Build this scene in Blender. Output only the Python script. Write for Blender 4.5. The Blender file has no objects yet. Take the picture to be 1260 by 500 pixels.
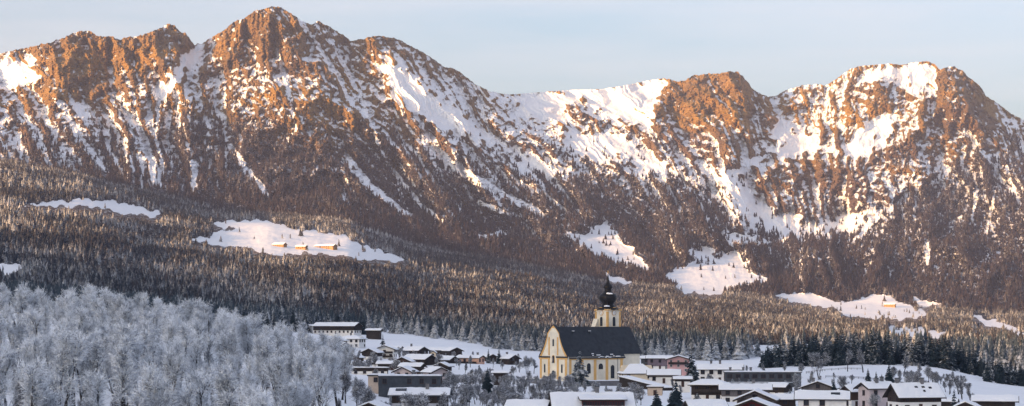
import bpy, math, random
import numpy as np
from mathutils import Vector, Matrix
R = math.radians
scene = bpy.context.scene
col = scene.collection
rng = np.random.default_rng(7)
random.seed(11)

# ------------------------------------------------------------------ camera, sky, sun, exposure
FPX, CU, HV, CAMZ = 2400.0, 630.0, 398.0, 26.0      # focal length in photo pixels, centre column, horizon row, eye height
cam_d = bpy.data.cameras.new('camera')
cam_d.sensor_width = 36.0
cam_d.lens = FPX / 1260 * 36.0
cam_d.shift_y = (HV - 250.0) / 1260.0
cam_d.clip_start = 1.0
cam_d.clip_end = 60000.0
cam = bpy.data.objects.new('camera', cam_d)
cam.location = (0, 0, CAMZ)
cam.rotation_euler = (R(90), 0, 0)
col.objects.link(cam)
scene.camera = cam

SUN_AZ = R(44)                 # sun stands behind the viewer, to the left
SUN_EL = R(6.5)
sdir = Vector((-math.sin(SUN_AZ) * math.cos(SUN_EL), -math.cos(SUN_AZ) * math.cos(SUN_EL), math.sin(SUN_EL)))
world = bpy.data.worlds.new('World')
scene.world = world
world.use_nodes = True
wn, wl = world.node_tree.nodes, world.node_tree.links
wn.clear()
w_out = wn.new('ShaderNodeOutputWorld')
w_bg = wn.new('ShaderNodeBackground')
w_sky = wn.new('ShaderNodeTexSky')
w_sky.sky_type = 'NISHITA'
w_sky.sun_disc = False
w_sky.sun_elevation = SUN_EL
w_sky.sun_rotation = math.atan2(sdir.x, sdir.y)
w_sky.altitude = 700
w_sky.air_density = 1.0
w_sky.dust_density = 8.5
w_sky.ozone_density = 2.5
# thin high veil of cirrus over the whole dome
w_tc = wn.new('ShaderNodeTexCoord')
w_map = wn.new('ShaderNodeMapping')
w_map.inputs['Scale'].default_value = (1.6, 1.6, 14.0)
w_no = wn.new('ShaderNodeTexNoise')
w_no.inputs['Scale'].default_value = 2.4
w_no.inputs['Detail'].default_value = 6
w_no.inputs['Roughness'].default_value = 0.55
w_mr = wn.new('ShaderNodeMapRange')
w_mr.inputs[1].default_value = 0.35
w_mr.inputs[2].default_value = 0.75
w_mr.inputs[3].default_value = 0.25
w_mr.inputs[4].default_value = 0.55
w_mix = wn.new('ShaderNodeMix')
w_mix.data_type = 'RGBA'
w_mix.inputs[7].default_value = (2.2, 2.0, 2.02, 1)
wl.new(w_tc.outputs['Generated'], w_map.inputs['Vector'])
wl.new(w_map.outputs['Vector'], w_no.inputs['Vector'])
wl.new(w_no.outputs['Fac'], w_mr.inputs[0])
wl.new(w_mr.outputs[0], w_mix.inputs[0])
wl.new(w_sky.outputs['Color'], w_mix.inputs[6])
wl.new(w_mix.outputs[2], w_bg.inputs['Color'])
wl.new(w_bg.outputs['Background'], w_out.inputs['Surface'])
w_bg.inputs['Strength'].default_value = 0.15

sun_d = bpy.data.lights.new('sun', 'SUN')
sun_d.energy = 4.8
sun_d.angle = R(1.0)
sun_d.color = (1.0, 0.56, 0.25)
sun = bpy.data.objects.new('sun', sun_d)
sun.rotation_euler = (-sdir).to_track_quat('-Z', 'Y').to_euler()
sun.location = sdir * 500 + Vector((0, 0, 1500))
col.objects.link(sun)

scene.view_settings.view_transform = 'Standard'
scene.view_settings.look = 'None'
scene.view_settings.gamma = 1.0
scene.view_settings.exposure = 1.66
scene.cycles.max_bounces = 4
scene.cycles.diffuse_bounces = 2
scene.cycles.glossy_bounces = 1
scene.cycles.transmission_bounces = 1
scene.cycles.transparent_max_bounces = 4
scene.cycles.volume_bounces = 0
scene.cycles.use_denoising = True
scene.render.use_persistent_data = False

# ------------------------------------------------------------------ helpers
def P(u, v, D):
    """photo pixel + distance -> place in the world"""
    return Vector(((u - CU) * D / FPX, D, CAMZ + (HV - v) * D / FPX))

_perm = np.random.default_rng(3).permutation(512).astype(np.int64)
def pn(x, y, seed=0):
    x = np.asarray(x, float); y = np.asarray(y, float)
    xi = np.floor(x).astype(np.int64); yi = np.floor(y).astype(np.int64)
    xf = x - xi; yf = y - yi
    u = xf*xf*xf*(xf*(xf*6-15)+10); v = yf*yf*yf*(yf*(yf*6-15)+10)
    def g(ix, iy, dx, dy):
        h = _perm[(_perm[(ix + seed*17) & 511] + iy*1 + seed*57) & 511] * (2*np.pi/512)
        return np.cos(h)*dx + np.sin(h)*dy
    a = g(xi, yi, xf, yf); b = g(xi+1, yi, xf-1, yf)
    c = g(xi, yi+1, xf, yf-1); d = g(xi+1, yi+1, xf-1, yf-1)
    return 1.5*((a*(1-u)+b*u)*(1-v) + (c*(1-u)+d*u)*v)
def fbm(x, y, o=4, seed=0, gain=0.5):
    s = 0; a = 1.0; t = 0
    for i in range(o):
        s = s + a*pn(x*2**i, y*2**i, seed+i); t += a; a *= gain
    return s/t
def ridged(x, y, o=3, seed=0, gain=0.5):
    s = 0; a = 1.0; t = 0
    for i in range(o):
        n = 1-np.abs(pn(x*2**i, y*2**i, seed+i)); s = s + a*n*n; t += a; a *= gain
    return s/t
def sstep(x, a, b):
    t = np.clip((x-a)/(b-a), 0, 1); return t*t*(3-2*t)

def tag(o, label=None, cat=None, group=None, kind=None):
    if label: o['label'] = label
    if cat: o['category'] = cat
    if group: o['group'] = group
    if kind: o['kind'] = kind
    return o
def link(o, parent=None):
    col.objects.link(o)
    if parent is not None: o.parent = parent
    return o
def empty(name, loc=(0,0,0), rz=0.0):
    o = bpy.data.objects.new(name, None); col.objects.link(o)
    o.empty_display_size = 1.0
    o.location = loc; o.rotation_euler = (0, 0, rz); return o
def np_mesh(name, verts, faces, smooth=False):
    me = bpy.data.meshes.new(name)
    verts = np.asarray(verts, np.float32); faces = np.asarray(faces, np.int32)
    n, k = faces.shape
    me.vertices.add(len(verts)); me.vertices.foreach_set('co', verts.ravel())
    me.loops.add(n*k); me.loops.foreach_set('vertex_index', faces.ravel())
    me.polygons.add(n)
    me.polygons.foreach_set('loop_start', np.arange(0, n*k, k, dtype=np.int32))
    me.polygons.foreach_set('loop_total', np.full(n, k, np.int32))
    me.polygons.foreach_set('use_smooth', np.full(n, smooth, bool))
    me.update(calc_edges=True)
    return me
class MB:
    """collects faces, builds one mesh"""
    def __init__(s): s.v = []; s.f = []
    def poly(s, pts):
        b = len(s.v); s.v += [tuple(p) for p in pts]; s.f.append(tuple(range(b, b+len(pts)))); return s
    def box(s, x0, x1, y0, y1, z0, z1):
        b = len(s.v)
        s.v += [(x0,y0,z0),(x1,y0,z0),(x1,y1,z0),(x0,y1,z0),(x0,y0,z1),(x1,y0,z1),(x1,y1,z1),(x0,y1,z1)]
        s.f += [tuple(b+i for i in q) for q in ((3,2,1,0),(4,5,6,7),(0,1,5,4),(1,2,6,5),(2,3,7,6),(3,0,4,7))]
        return s
    def prism(s, prof, axis, a, b_):
        """closed profile (2D list) extruded from a to b_ along 'x' or 'y'; profile given in the other horizontal axis and z"""
        n = len(prof); b = len(s.v)
        for t in (a, b_):
            for (p, z) in prof: s.v.append((t, p, z) if axis == 'x' else (p, t, z))
        s.f.append(tuple(b+i for i in range(n))); s.f.append(tuple(b+n+i for i in reversed(range(n))))
        for i in range(n):
            j = (i+1) % n; s.f.append((b+i, b+n+i, b+n+j, b+j))
        return s
    def lathe(s, prof, cx=0, cy=0, n=16, rot=0.0):
        b = len(s.v)
        for (r, z) in prof:
            for k in range(n):
                a = rot + 2*math.pi*k/n; s.v.append((cx+r*math.cos(a), cy+r*math.sin(a), z))
        for i in range(len(prof)-1):
            for k in range(n):
                k2 = (k+1) % n; s.f.append((b+i*n+k, b+i*n+k2, b+(i+1)*n+k2, b+(i+1)*n+k))
        s.f.append(tuple(b+(len(prof)-1)*n+k for k in range(n)))
        return s
    def build(s, name, mat, parent=None, smooth=False):
        me = bpy.data.meshes.new(name); me.from_pydata(s.v, [], s.f)
        import bmesh
        bm = bmesh.new(); bm.from_mesh(me); bmesh.ops.recalc_face_normals(bm, faces=bm.faces); bm.to_mesh(me); bm.free()
        if smooth: me.polygons.foreach_set('use_smooth', [True]*len(me.polygons))
        me.materials.append(mat)
        o = bpy.data.objects.new(name, me); link(o, parent); return o

# ------------------------------------------------------------------ materials (all procedural)
def mat_new(name):
    m = bpy.data.materials.new(name); m.use_nodes = True
    nt = m.node_tree; nt.nodes.clear()
    out = nt.nodes.new('ShaderNodeOutputMaterial'); b = nt.nodes.new('ShaderNodeBsdfPrincipled')
    nt.links.new(b.outputs[0], out.inputs['Surface'])
    b.inputs['Specular IOR Level'].default_value = 0.15
    return m, nt, b
def nd(nt, t, **kw):
    n = nt.nodes.new(t)
    for k, v in kw.items():
        if k.startswith('i_'):
            key = k[2:]
            n.inputs[int(key) if key.isdigit() else key].default_value = v
        else: setattr(n, k, v)
    return n
def mixc(nt, fac, a, b):
    m = nd(nt, 'ShaderNodeMix', data_type='RGBA')
    for s, x in ((0, fac), (6, a), (7, b)):
        if isinstance(x, (tuple, list)): m.inputs[s].default_value = (*x[:3], 1)
        elif isinstance(x, (int, float)): m.inputs[s].default_value = x
        else: nt.links.new(x, m.inputs[s])
    return m.outputs[2]
def noise(nt, scale, vec=None, detail=4, rough=0.55):
    n = nd(nt, 'ShaderNodeTexNoise'); n.inputs['Scale'].default_value = scale
    n.inputs['Detail'].default_value = detail; n.inputs['Roughness'].default_value = rough
    if vec is not None: nt.links.new(vec, n.inputs['Vector'])
    return n.outputs['Fac']
def mapr(nt, x, a, b, c=0.0, d=1.0, smooth=False):
    n = nd(nt, 'ShaderNodeMapRange')
    if smooth: n.interpolation_type = 'SMOOTHSTEP'
    nt.links.new(x, n.inputs[0])
    for i, q in enumerate((a, b, c, d)): n.inputs[i+1].default_value = q
    return n.outputs[0]
def math_(nt, op, a, b=0.0):
    n = nd(nt, 'ShaderNodeMath', operation=op)
    for i, x in enumerate((a, b)):
        if isinstance(x, (int, float)): n.inputs[i].default_value = x
        else: nt.links.new(x, n.inputs[i])
    return n.outputs[0]
def position(nt): return nd(nt, 'ShaderNodeNewGeometry').outputs['Position']
def bump(nt, b, h, strength, dist):
    n = nd(nt, 'ShaderNodeBump'); n.inputs['Strength'].default_value = strength; n.inputs['Distance'].default_value = dist
    nt.links.new(h, n.inputs['Height']); nt.links.new(n.outputs[0], b.inputs['Normal'])
def plain(name, c, rough=0.8, var=0.25, scale=0.8, bmp=0.0, metallic=0.0):
    m, nt, b = mat_new(name)
    pos = position(nt)
    n1 = noise(nt, scale, pos, 5, 0.6)
    dark = tuple(x*(1-var) for x in c); lite = tuple(min(1, x*(1+var*0.6)) for x in c)
    nt.links.new(mixc(nt, mapr(nt, n1, .3, .7), dark, lite), b.inputs['Base Color'])
    b.inputs['Roughness'].default_value = rough; b.inputs['Metallic'].default_value = metallic
    if bmp: bump(nt, b, n1, bmp, 0.1)
    return m
def timber(name, c):
    m, nt, b = mat_new(name)
    tc = nd(nt, 'ShaderNodeTexCoord')
    mp = nd(nt, 'ShaderNodeMapping'); mp.inputs['Scale'].default_value = (3.5, 3.5, 0.25)
    nt.links.new(tc.outputs['Object'], mp.inputs['Vector'])
    n1 = noise(nt, 1.6, mp.outputs[0], 4, 0.7)
    n2 = noise(nt, 0.3, position(nt), 3)
    a = mixc(nt, mapr(nt, n1, .3, .7), tuple(x*.55 for x in c), tuple(x*1.35 for x in c))
    a = mixc(nt, mapr(nt, n2, .45, .75, 0, .35), a, tuple(x*1.6+.02 for x in c))
    nt.links.new(a, b.inputs['Base Color']); b.inputs['Roughness'].default_value = 0.8
    bump(nt, b, n1, .4, .03)
    return m
M = {}
def snow_mat():
    m, nt, b = mat_new('snow')
    pos = position(nt)
    n1 = noise(nt, .06, pos, 5, .6); n2 = noise(nt, .9, pos, 4, .6)
    c = mixc(nt, mapr(nt, n1, .3, .7), (.79, .825, .875), (.86, .885, .925))
    nt.links.new(c, b.inputs['Base Color']); b.inputs['Roughness'].default_value = .75
    bump(nt, b, math_(nt, 'ADD', n1, math_(nt, 'MULTIPLY', n2, .15)), .5, .8)
    return m
M['snow'] = snow_mat()
M['wood_dark'] = timber('dark timber', (.035, .028, .026))
M['wood'] = timber('brown timber', (.07, .045, .034))
M['wood_grey'] = timber('weathered timber', (.13, .12, .125))
M['white'] = plain('white render', (.76, .75, .735), var=.12)
M['cream'] = plain('cream render', (.66, .56, .42), var=.12)
M['pink'] = plain('pink render', (.60, .36, .36), var=.14)
M['salmon'] = plain('salmon render', (.66, .40, .30), var=.14)
M['lilac'] = plain('lilac render', (.52, .45, .46), var=.12)
M['greywall'] = plain('grey render', (.42, .43, .46), var=.12)
M['dgrey'] = plain('dark grey cladding', (.06, .07, .085), var=.3)
M['purple'] = timber('purple grey cladding', (.16, .13, .16))
M['beige'] = plain('beige render', (.55, .44, .35), var=.12)
M['red'] = plain('dark red panel', (.10, .02, .022), var=.25)
M['ochre'] = plain('yellow ochre render', (.66, .40, .15), var=.15, scale=.4)
M['farm'] = timber('warm timber', (.34, .20, .10))
M['glass'] = plain('window glass', (.03, .035, .045), rough=.12, var=.4, scale=.2)
M['frame_w'] = plain('white window frame', (.6, .6, .6), var=.1)
M['frame_d'] = timber('brown window frame', (.06, .035, .03))
M['slate'] = plain('dark slate roof', (.030, .036, .046), rough=.55, var=.35, scale=.6, bmp=.2)
M['copper'] = plain('black sheet metal', (.014, .014, .016), rough=.45, var=.4, scale=1.5)
M['gold'] = plain('gilded metal', (.45, .30, .08), rough=.4, metallic=.6)
M['stone'] = plain('grey stone', (.16, .16, .17), var=.3, bmp=.3)
# ------------------------------------------------------------------ near ground: valley floor with the village, z(u, D)
GU = np.array([-260, 0, 100, 200, 340, 420, 480, 560, 640, 740, 900, 1000, 1080, 1150, 1210, 1260, 1520], float)
GD = np.array([60, 120, 230, 400, 600, 800, 870, 1000, 1200, 1400, 1600, 1850], float)
GZ = np.array([
 [ 0, 0, 0,  0,  0, -1, -2, -2, -2, -2, -2, -2, -2, -2, -3, -4, -5],
 [ 0, 0, 0,  0,  0, -1, -2, -2, -2, -2, -2, -2, -2, -2, -3, -4, -5],
 [ 3, 3, 2,  2,  1,  0, -1, -1, -1, -1, -1, -1, -2, -2, -3, -4, -5],
 [10, 9, 8,  7,  4,  1,  0, -1, -1, -1, -1, -1, -2, -2, -3, -4, -5],
 [20,19,18,15.5, 8,  4,  1,  0,  0,  0,  0,  0, -1, -2, -3, -4, -5],
 [16,15,14, 12,  7,  4,  2,  1, .5,  0,  0,  0,  0, -1, -3, -5, -6],
 [17,16,14, 12,  7,  4, 2.5,1.2,.5,  0,  0,  0,  0, -1, -4, -6, -7],
 [20,18,17, 14,  8,  5,  4,  3,  2,  0,  0,  1,  2,  1, -4, -7, -8],
 [30,28,26, 22, 12,  8,  6, 4.5, 3,  0,  0, 2.5, 4.5, 3, -4, -8, -9],
 [40,37,34, 28, 18, 13, 11,  8,  5,  2,  0,  2,  3,  2, -3, -6, -7],
 [48,45,40, 32, 23,18.5,16.5,12.5,7,  4,  3,  3,  3,  3, -1, -2, -3],
 [60,55,48, 40, 31, 26, 23, 18, 13, 10,  9,  9,  9,  9,  7,  5,  4]], float)
def _bil(u, D):
    u = np.clip(u, GU[0], GU[-1]-1e-6); D = np.clip(D, GD[0], GD[-1]-1e-6)
    i = np.clip(np.searchsorted(GU, u, side='right')-1, 0, len(GU)-2); j = np.clip(np.searchsorted(GD, D, side='right')-1, 0, len(GD)-2)
    a = (u-GU[i])/(GU[i+1]-GU[i]); b = (D-GD[j])/(GD[j+1]-GD[j])
    a = a*a*(3-2*a)
    return (GZ[j, i]*(1-a)+GZ[j, i+1]*a)*(1-b) + (GZ[j+1, i]*(1-a)+GZ[j+1, i+1]*a)*b
def zg(u, D):
    u = np.asarray(u, float); D = np.asarray(D, float)
    s = 0
    for k in (-.045, 0, .045): s = s + _bil(u+k*400, D*(1+k))          # soften the table's creases
    x = (u-CU)*D/FPX
    return s/3 + .5*pn(x/60, D/60, 4) + .18*pn(x/14, D/14, 5)
def ground_at(u, D): return float(zg(np.array([u]), np.array([D]))[0])
uu = np.concatenate([np.arange(-260, -20, 12), np.arange(-20, 1281, 5), np.arange(1290, 1521, 12)]).astype(float)
dd = np.concatenate([np.arange(60, 400, 12), np.arange(400, 1760, 5)]).astype(float)
U, Dg = np.meshgrid(uu, dd)
Z = zg(U, Dg)
nv, nu = U.shape
V3 = np.stack([(U-CU)*Dg/FPX, Dg, Z], -1).reshape(-1, 3)
def grid_faces(nv, nu):
    a = np.arange((nv-1)*nu).reshape(nv-1, nu)[:, :-1].ravel()
    return np.stack([a, a+1, a+nu+1, a+nu], -1)
me = np_mesh('snow_ground', V3, grid_faces(nv, nu), True)
me.materials.append(M['snow'])
tag(link(bpy.data.objects.new('snow_ground', me)), kind='structure')

# ------------------------------------------------------------------ far ground: wooded hills and the mountain chain
RU = [(-260,98),(-100,82),(0,66),(17,62),(42,57),(60,53),(78,47),(90,40.5),(100,38.5),(112,38),(117,44),(128,45),(139,45),(147,49.5),(158,45.5),(170,45),(181,41),(195,36),(205,30),(215,31),(222,40),(228,40),(233,47),(239,56),(250,53),(262,45),(275,38),(286,28),(302,22),(312,14),(325,11),(335,8),(345,9),(355,15),(362,19),(372,26),(383,31),(390,26),(400,30),(412,37),(425,45),(431,51),(440,49),(452,47),(458,45),(466,44),(480,46.5),(490,48),(505,57),(520,64),(535,74),(545,82),(560,85),(570,92),(580,100),(590,107),(605,113),(620,116),(635,116),(660,114),(690,112),(705,111),(740,110),(760,107),(800,99),(815,96.5),(825,98),(835,101),(845,98),(853,93),(865,91.5),(885,90.5),(900,88),(907,88),(915,95),(924,107),(932,114),(945,119),(953,119),(965,112),(985,106),(1000,104),(1010,104),(1015,106),(1025,100),(1045,86),(1055,82),(1075,80),(1095,78.5),(1110,80),(1125,77),(1140,75.5),(1150,79),(1157,86),(1165,83),(1175,82),(1185,88),(1192,95),(1205,105),(1213,118),(1230,129),(1240,137),(1250,143),(1260,148),(1350,180),(1520,225)]
ru, rv = np.array(RU, float).T
CUK = np.array([-260, 0, 100, 200, 260, 340, 430, 500, 560, 640, 740, 900, 1000, 1150, 1260, 1520], float)
CT = {   # distance: image row of the ground at that distance, per column of CUK
 3600: [200,207,226,256,270,276,288,318,330,345,372,385,395,400,405,408],
 4700: [195,200,218,240,258,266,275,300,312,325,345,360,372,380,385,390],
 5500: [160,160,170,190,198,200,215,235,250,270,290,310,320,325,325,330],
 6100: [120,110,115,120,110,108,130,160,180,215,235,255,288,265,255,270]}
RD = [6500,6500,6550,6600,6650,6700,6800,6900,7000,7300,7500,7600,7700,7800,7700,7600]
ucol = np.concatenate([np.arange(-260, -24, 8), np.arange(-24, 1285, 1.2), np.arange(1292, 1521, 8)]).astype(float)
NU, NR = len(ucol), 400
ridge_p = np.interp(ucol, ru, rv)
ridge_p = np.convolve(np.pad(ridge_p, 1, mode='edge'), [.25, .5, .25], 'valid')
jag = np.interp(ucol, [0, 600, 640, 800, 850, 940, 1060, 1130, 1160], [1, 1, .25, .25, 1, 1, .35, .35, 1])
ridge_v = ridge_p + jag*(1.7*pn(ucol/6.0, ucol*0+3, 8) + 1.2*pn(ucol/2.6, ucol*0+9, 9))
_k = np.hanning(61)[1:-1]; _k /= _k.sum()
ridge_s = np.convolve(np.pad(ridge_p, 29, mode='edge'), _k, 'valid')       # soft crest; the jagged rest only shapes the top
D0 = 1740.0
v0 = HV - (zg(ucol, np.full(NU, D0)) - .6 - CAMZ)*FPX/D0
tt = np.linspace(0, 1, NR)
FV = v0[None, :] + (ridge_s-v0)[None, :]*tt[:, None] + (ridge_p-ridge_s)[None, :]*sstep(tt, .78, 1.0)[:, None] + (ridge_v-ridge_p)[None, :]*sstep(tt, .975, 1.0)[:, None]
FU = np.broadcast_to(ucol[None, :], FV.shape).copy()
FD = np.empty_like(FV)
ctl_v = np.stack([np.interp(ucol, CUK, CT[k]) for k in (3600, 4700, 5500, 6100)])
rD = np.interp(ucol, CUK, RD)
for c in range(NU):
    vs = [v0[c], *ctl_v[:, c], ridge_v[c]]; ds = [D0, 3600, 4700, 5500, 6100, rD[c]]
    vs2, ds2 = [vs[0]], [ds[0]]
    for a, b in zip(vs[1:], ds[1:]):
        if a < vs2[-1]-1: vs2.append(a); ds2.append(b)
    ds2[-1] = rD[c] if vs2[-1] == ridge_v[c] else ds2[-1]
    FD[:, c] = np.interp(-FV[:, c], -np.array(vs2), ds2)
def blur(a, k, ax):
    ker = np.hanning(2*k+3)[1:-1]; ker /= ker.sum()
    pad = np.pad(a, ((k, k), (0, 0)) if ax == 0 else ((0, 0), (k, k)), mode='edge'); n = a.shape[ax]
    out = np.zeros_like(a)
    for i, w in enumerate(ker): out += w*(pad[i:i+n] if ax == 0 else pad[:, i:i+n])
    return out
FD = blur(FD, 8, 0); FD = blur(FD, 6, 1)

# --- areas read off the photograph: snow meadows, couloirs, crags
WX = fbm(FU/10, FV/10, 3, 20); WY = fbm(FU/10, FV/10, 3, 25)
def inside(poly, warp=2.0, seed=20):
    pa = np.array(poly, float); full = np.zeros(FU.shape, bool)
    c0, c1 = np.searchsorted(ucol, [pa[:, 0].min()-12, pa[:, 0].max()+12]); sl = (slice(None), slice(c0, c1))
    x = FU[sl] + warp*WX[sl]; y = FV[sl] + warp*WY[sl]
    m = np.zeros(x.shape, bool); n = len(poly)
    for i in range(n):
        x1, y1 = poly[i]; x2, y2 = poly[(i+1) % n]
        if y1 == y2: continue
        c = ((y1 > y) != (y2 > y)) & (x < (x2-x1)*(y-y1)/(y2-y1)+x1); m ^= c
    full[sl] = m
    return full
def band(line, w, seed=30):
    """strip round a polyline with width w0..w1 px"""
    full = np.zeros(FU.shape, bool); la = np.array(line, float)
    c0, c1 = np.searchsorted(ucol, [la[:, 0].min()-20, la[:, 0].max()+20]); sl = (slice(None), slice(c0, c1))
    x = FU[sl] + 2.6*WX[sl]; y = FV[sl] + 2.6*WY[sl]
    out = np.zeros(x.shape, bool)
    n = len(line)-1
    for i in range(n):
        (x1, y1), (x2, y2) = line[i], line[i+1]
        L2 = (x2-x1)**2+(y2-y1)**2
        t = np.clip(((x-x1)*(x2-x1)+(y-y1)*(y2-y1))/L2, 0, 1)
        d = np.hypot(x-x1-t*(x2-x1), y-y1-t*(y2-y1))
        ww = (w[0]+(w[1]-w[0])*(i+t)/n)*(1+.5*pn(x/11, y/11, seed+9))
        out |= d < ww/2
    full[sl] = out
    return full
MEADOW = [
 [(232,294),(262,291),(272,284),(300,280),(340,281),(378,283),(420,290),(455,304),(500,322),(440,318),(380,310),(340,314),(300,305),(262,301)],
 [(262,273),(310,272),(355,276),(352,279),(300,279),(266,278)],
 [(15,252),(80,248),(118,245),(150,250),(202,263),(188,267),(140,259),(100,253)],
 [(-40,326),(14,325),(26,330),(10,338),(-40,342)],
 [(695,283),(720,290),(745,272),(760,292),(790,318),(800,331),(760,322),(730,308),(705,292)],
 [(818,338),(848,326),(866,311),(880,318),(905,307),(920,332),(947,345),(900,350),(884,362),(845,360)],
 [(888,284),(930,292),(945,298),(896,296)],
 [(948,362),(1000,361),(1035,374),(1062,368),(1085,360),(1112,373),(1142,388),(1100,392),(1040,389),(1028,378),(990,373)],
 [(1092,403),(1130,404),(1172,412),(1130,416),(1100,411)],
 [(1196,388),(1225,394),(1262,410),(1255,412),(1215,399)],
 [(1215,436),(1290,452),(1290,466),(1245,452),(1228,443)],
 [(846,308),(878,302),(882,308),(862,316)],
 [(1118,366),(1150,372),(1160,376),(1130,374)],
 [(740,338),(765,344),(780,350),(760,348)]]
SNOWF = [
 [(898,215),(935,245),(962,266),(1000,276),(1030,268),(1080,254),(1048,288),(1000,297),(958,292),(925,276),(888,240)],
 [(1030,185),(1050,165),(1075,142),(1102,134),(1092,165),(1072,188),(1050,196)],
 [(464,70),(478,68),(500,84),(530,112),(560,138),(588,156),(605,178),(560,162),(520,142),(484,118)],
 [(855,200),(885,213),(905,205),(952,178),(938,196),(908,222),(880,224)],
 [(632,117),(700,110),(800,99),(828,101),(812,128),(800,155),(770,150),(735,140),(690,150),(640,140)],
 [(955,150),(1000,165),(1020,185),(985,185),(962,205),(950,175)],
 [(230,62),(262,44),(240,80),(215,105),(200,125),(195,110)],
 [(0,72),(45,74),(50,100),(20,110),(0,105)],
 [(80,122),(100,124),(112,150),(95,140)],
 [(1095,82),(1140,78),(1155,92),(1130,115),(1100,100),(1065,95)],
 [(690,160),(760,165),(800,190),(840,215),(800,215),(750,200),(700,190)],
 [(620,175),(680,200),(720,215),(700,222),(650,210)]]
COUL = [
 ([(150,120),(168,150),(182,190),(196,238)], (8, 15)), ([(238,200),(238,252)], (9, 8)), ([(285,180),(300,205),(330,242)], (8, 7)),
 ([(520,172),(560,205),(610,235),(668,265)], (13, 7)), ([(425,195),(455,230),(480,248),(505,268)], (12, 5)), ([(440,110),(455,150),(475,200),(520,255),(545,272)], (4, 4)),
 ([(400,40),(420,75),(440,110)], (5, 6)), ([(372,28),(395,62),(420,100),(430,135)], (7, 3)), ([(70,122),(100,170),(150,235)], (6, 5)), ([(340,60),(355,110),(365,160)], (5, 3)),
 ([(590,292),(620,288)], (5, 6)), ([(590,250),(640,268)], (6, 3)), ([(560,310),(578,302)], (4, 5)), ([(1188,160),(1215,195),(1245,238)], (6, 4)), ([(1238,205),(1255,255)], (4, 3)),
 ([(1200,240),(1195,275)], (4, 3)), ([(1225,235),(1212,290)], (4, 3)), ([(1140,300),(1142,325)], (6, 4)), ([(905,240),(940,268),(965,290)], (10, 6)), ([(640,225),(670,240),(700,262)], (7, 4)),
 ([(880,215),(900,240),(930,285)], (5, 4)), ([(845,205),(880,240),(910,275),(940,295)], (6, 4)), ([(185,150),(200,200),(205,240)], (5, 3)), ([(20,170),(35,215)], (5, 3)), ([(165,225),(190,255)], (5, 3)),
 ([(1080,262),(1060,290),(1050,300)], (9, 5)), ([(990,315),(1010,320)], (4, 4)), ([(420,240),(440,270)], (4, 3))]
CRAG = [
 [(803,127),(815,105),(850,92),(905,87),(920,100),(935,125),(946,150),(915,172),(905,190),(880,200),(852,195),(822,168),(805,150)],
 [(1152,102),(1163,82),(1185,85),(1200,104),(1226,130),(1222,166),(1180,160),(1150,150),(1160,122)],
 [(60,70),(82,45),(115,38),(130,48),(135,110),(110,124),(80,116),(65,95)],
 [(145,58),(180,43),(205,28),(225,38),(240,55),(215,76),(196,90),(180,72),(150,76)], [(138,104),(168,76),(197,100),(172,130),(148,126)],
 [(240,95),(262,60),(285,35),(300,40),(290,75),(262,92)],
 [(1035,130),(1052,95),(1090,112),(1100,130),(1080,145),(1050,152)], [(955,125),(975,110),(1010,104),(995,130),(965,140)],
 [(925,238),(942,212),(985,195),(1062,213),(1075,240),(1040,262),(985,268),(950,258)], [(735,218),(758,185),(786,205),(770,226)],
 [(700,128),(722,118),(728,140),(745,148),(715,150),(690,140)], [(528,170),(548,160),(560,180),(545,190)], [(1060,230),(1120,200),(1150,215),(1090,255)]]
meadow = np.zeros(FU.shape, bool); snowf = meadow.copy(); coul = meadow.copy(); crag = meadow.copy()
for i, p in enumerate(MEADOW): meadow |= inside(p, 7.0, 20+i)
for i, p in enumerate(SNOWF): snowf |= inside(p, 17, 50+i)
for i, (l, w) in enumerate(COUL): coul |= band(l, w, 90+i)
for i, p in enumerate(CRAG): crag |= inside(p, 7, 140+i)
meadow_s = blur(blur(meadow.astype(float), 3, 0), 3, 1)
snow_s = blur(blur((snowf & ~crag).astype(float), 4, 0), 4, 1)
no_tree = meadow.copy()                     # tree tops in front must not hide the meadows: clear the ground below them too
for k in range(1, 13):
    sh = np.zeros_like(meadow); sh[:-k] = meadow[k:]
    no_tree |= sh & ((k <= 6) | (FD < 4600))
no_tree = blur(blur(no_tree.astype(float), 1, 0), 1, 1); calm = blur(blur(meadow_s, 8, 0), 8, 1)
coul_s = blur(blur(coul.astype(float), 1, 0), 1, 1); crag_s = blur(blur(crag.astype(float), 3, 0), 3, 1)

# --- coarse snow bias and forest density, 60 px columns x 30 px rows
gu = np.arange(0, 1261, 60.)
SB = {30:[0]*4+[0,-.2,-.2,-.2]+[0]*14,
 60:[.3,-.6,-.6,-.7,0,-.15,-.1,0,-.1,-.1]+[.4]*12,
 90:[.5,-.5,-.3,-.1,.3,0,-.05,-.1,.3,.1,.5,.8,.8,.8,-.4,-.8,-.1,.3,.4,-.2,-.5,.2],
 120:[0,-.3,-.4,.4,.2,0,-.1,-.2,.3,.5,.4,.6,.3,.6,-.6,-.6,.2,.4,-.2,.2,-.4,.3],
 150:[-.1,.05,.2,.4,.2,-.1,-.1,-.3,0,.3,.4,.5,.2,.4,-.3,-.2,.3,.3,.3,0,-.3,.1],
 180:[-.1,0,.05,.4,.1,-.15,-.2,-.3,-.2,.4,.4,.15,.3,0,.2,.4,-.1,0,-.2,-.1,-.2,.1],
 210:[-.1,0,0,.3,.1,-.2,-.2,-.3,-.2,.2,.3,.2,.2,.2,.3,.2,-.4,-.4,-.3,0,0,0],
 240:[0,0,0,.1,0,-.2,-.2,-.2,-.2,0,.1,.1,.1,.2,.3,.4,-.3,-.3,-.1,.1,.1,.1],
 270:[0]*15+[.3,.4,.2,.2,.1,.1,.1], 300:[.1]*22, 450:[.1]*22}
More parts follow.
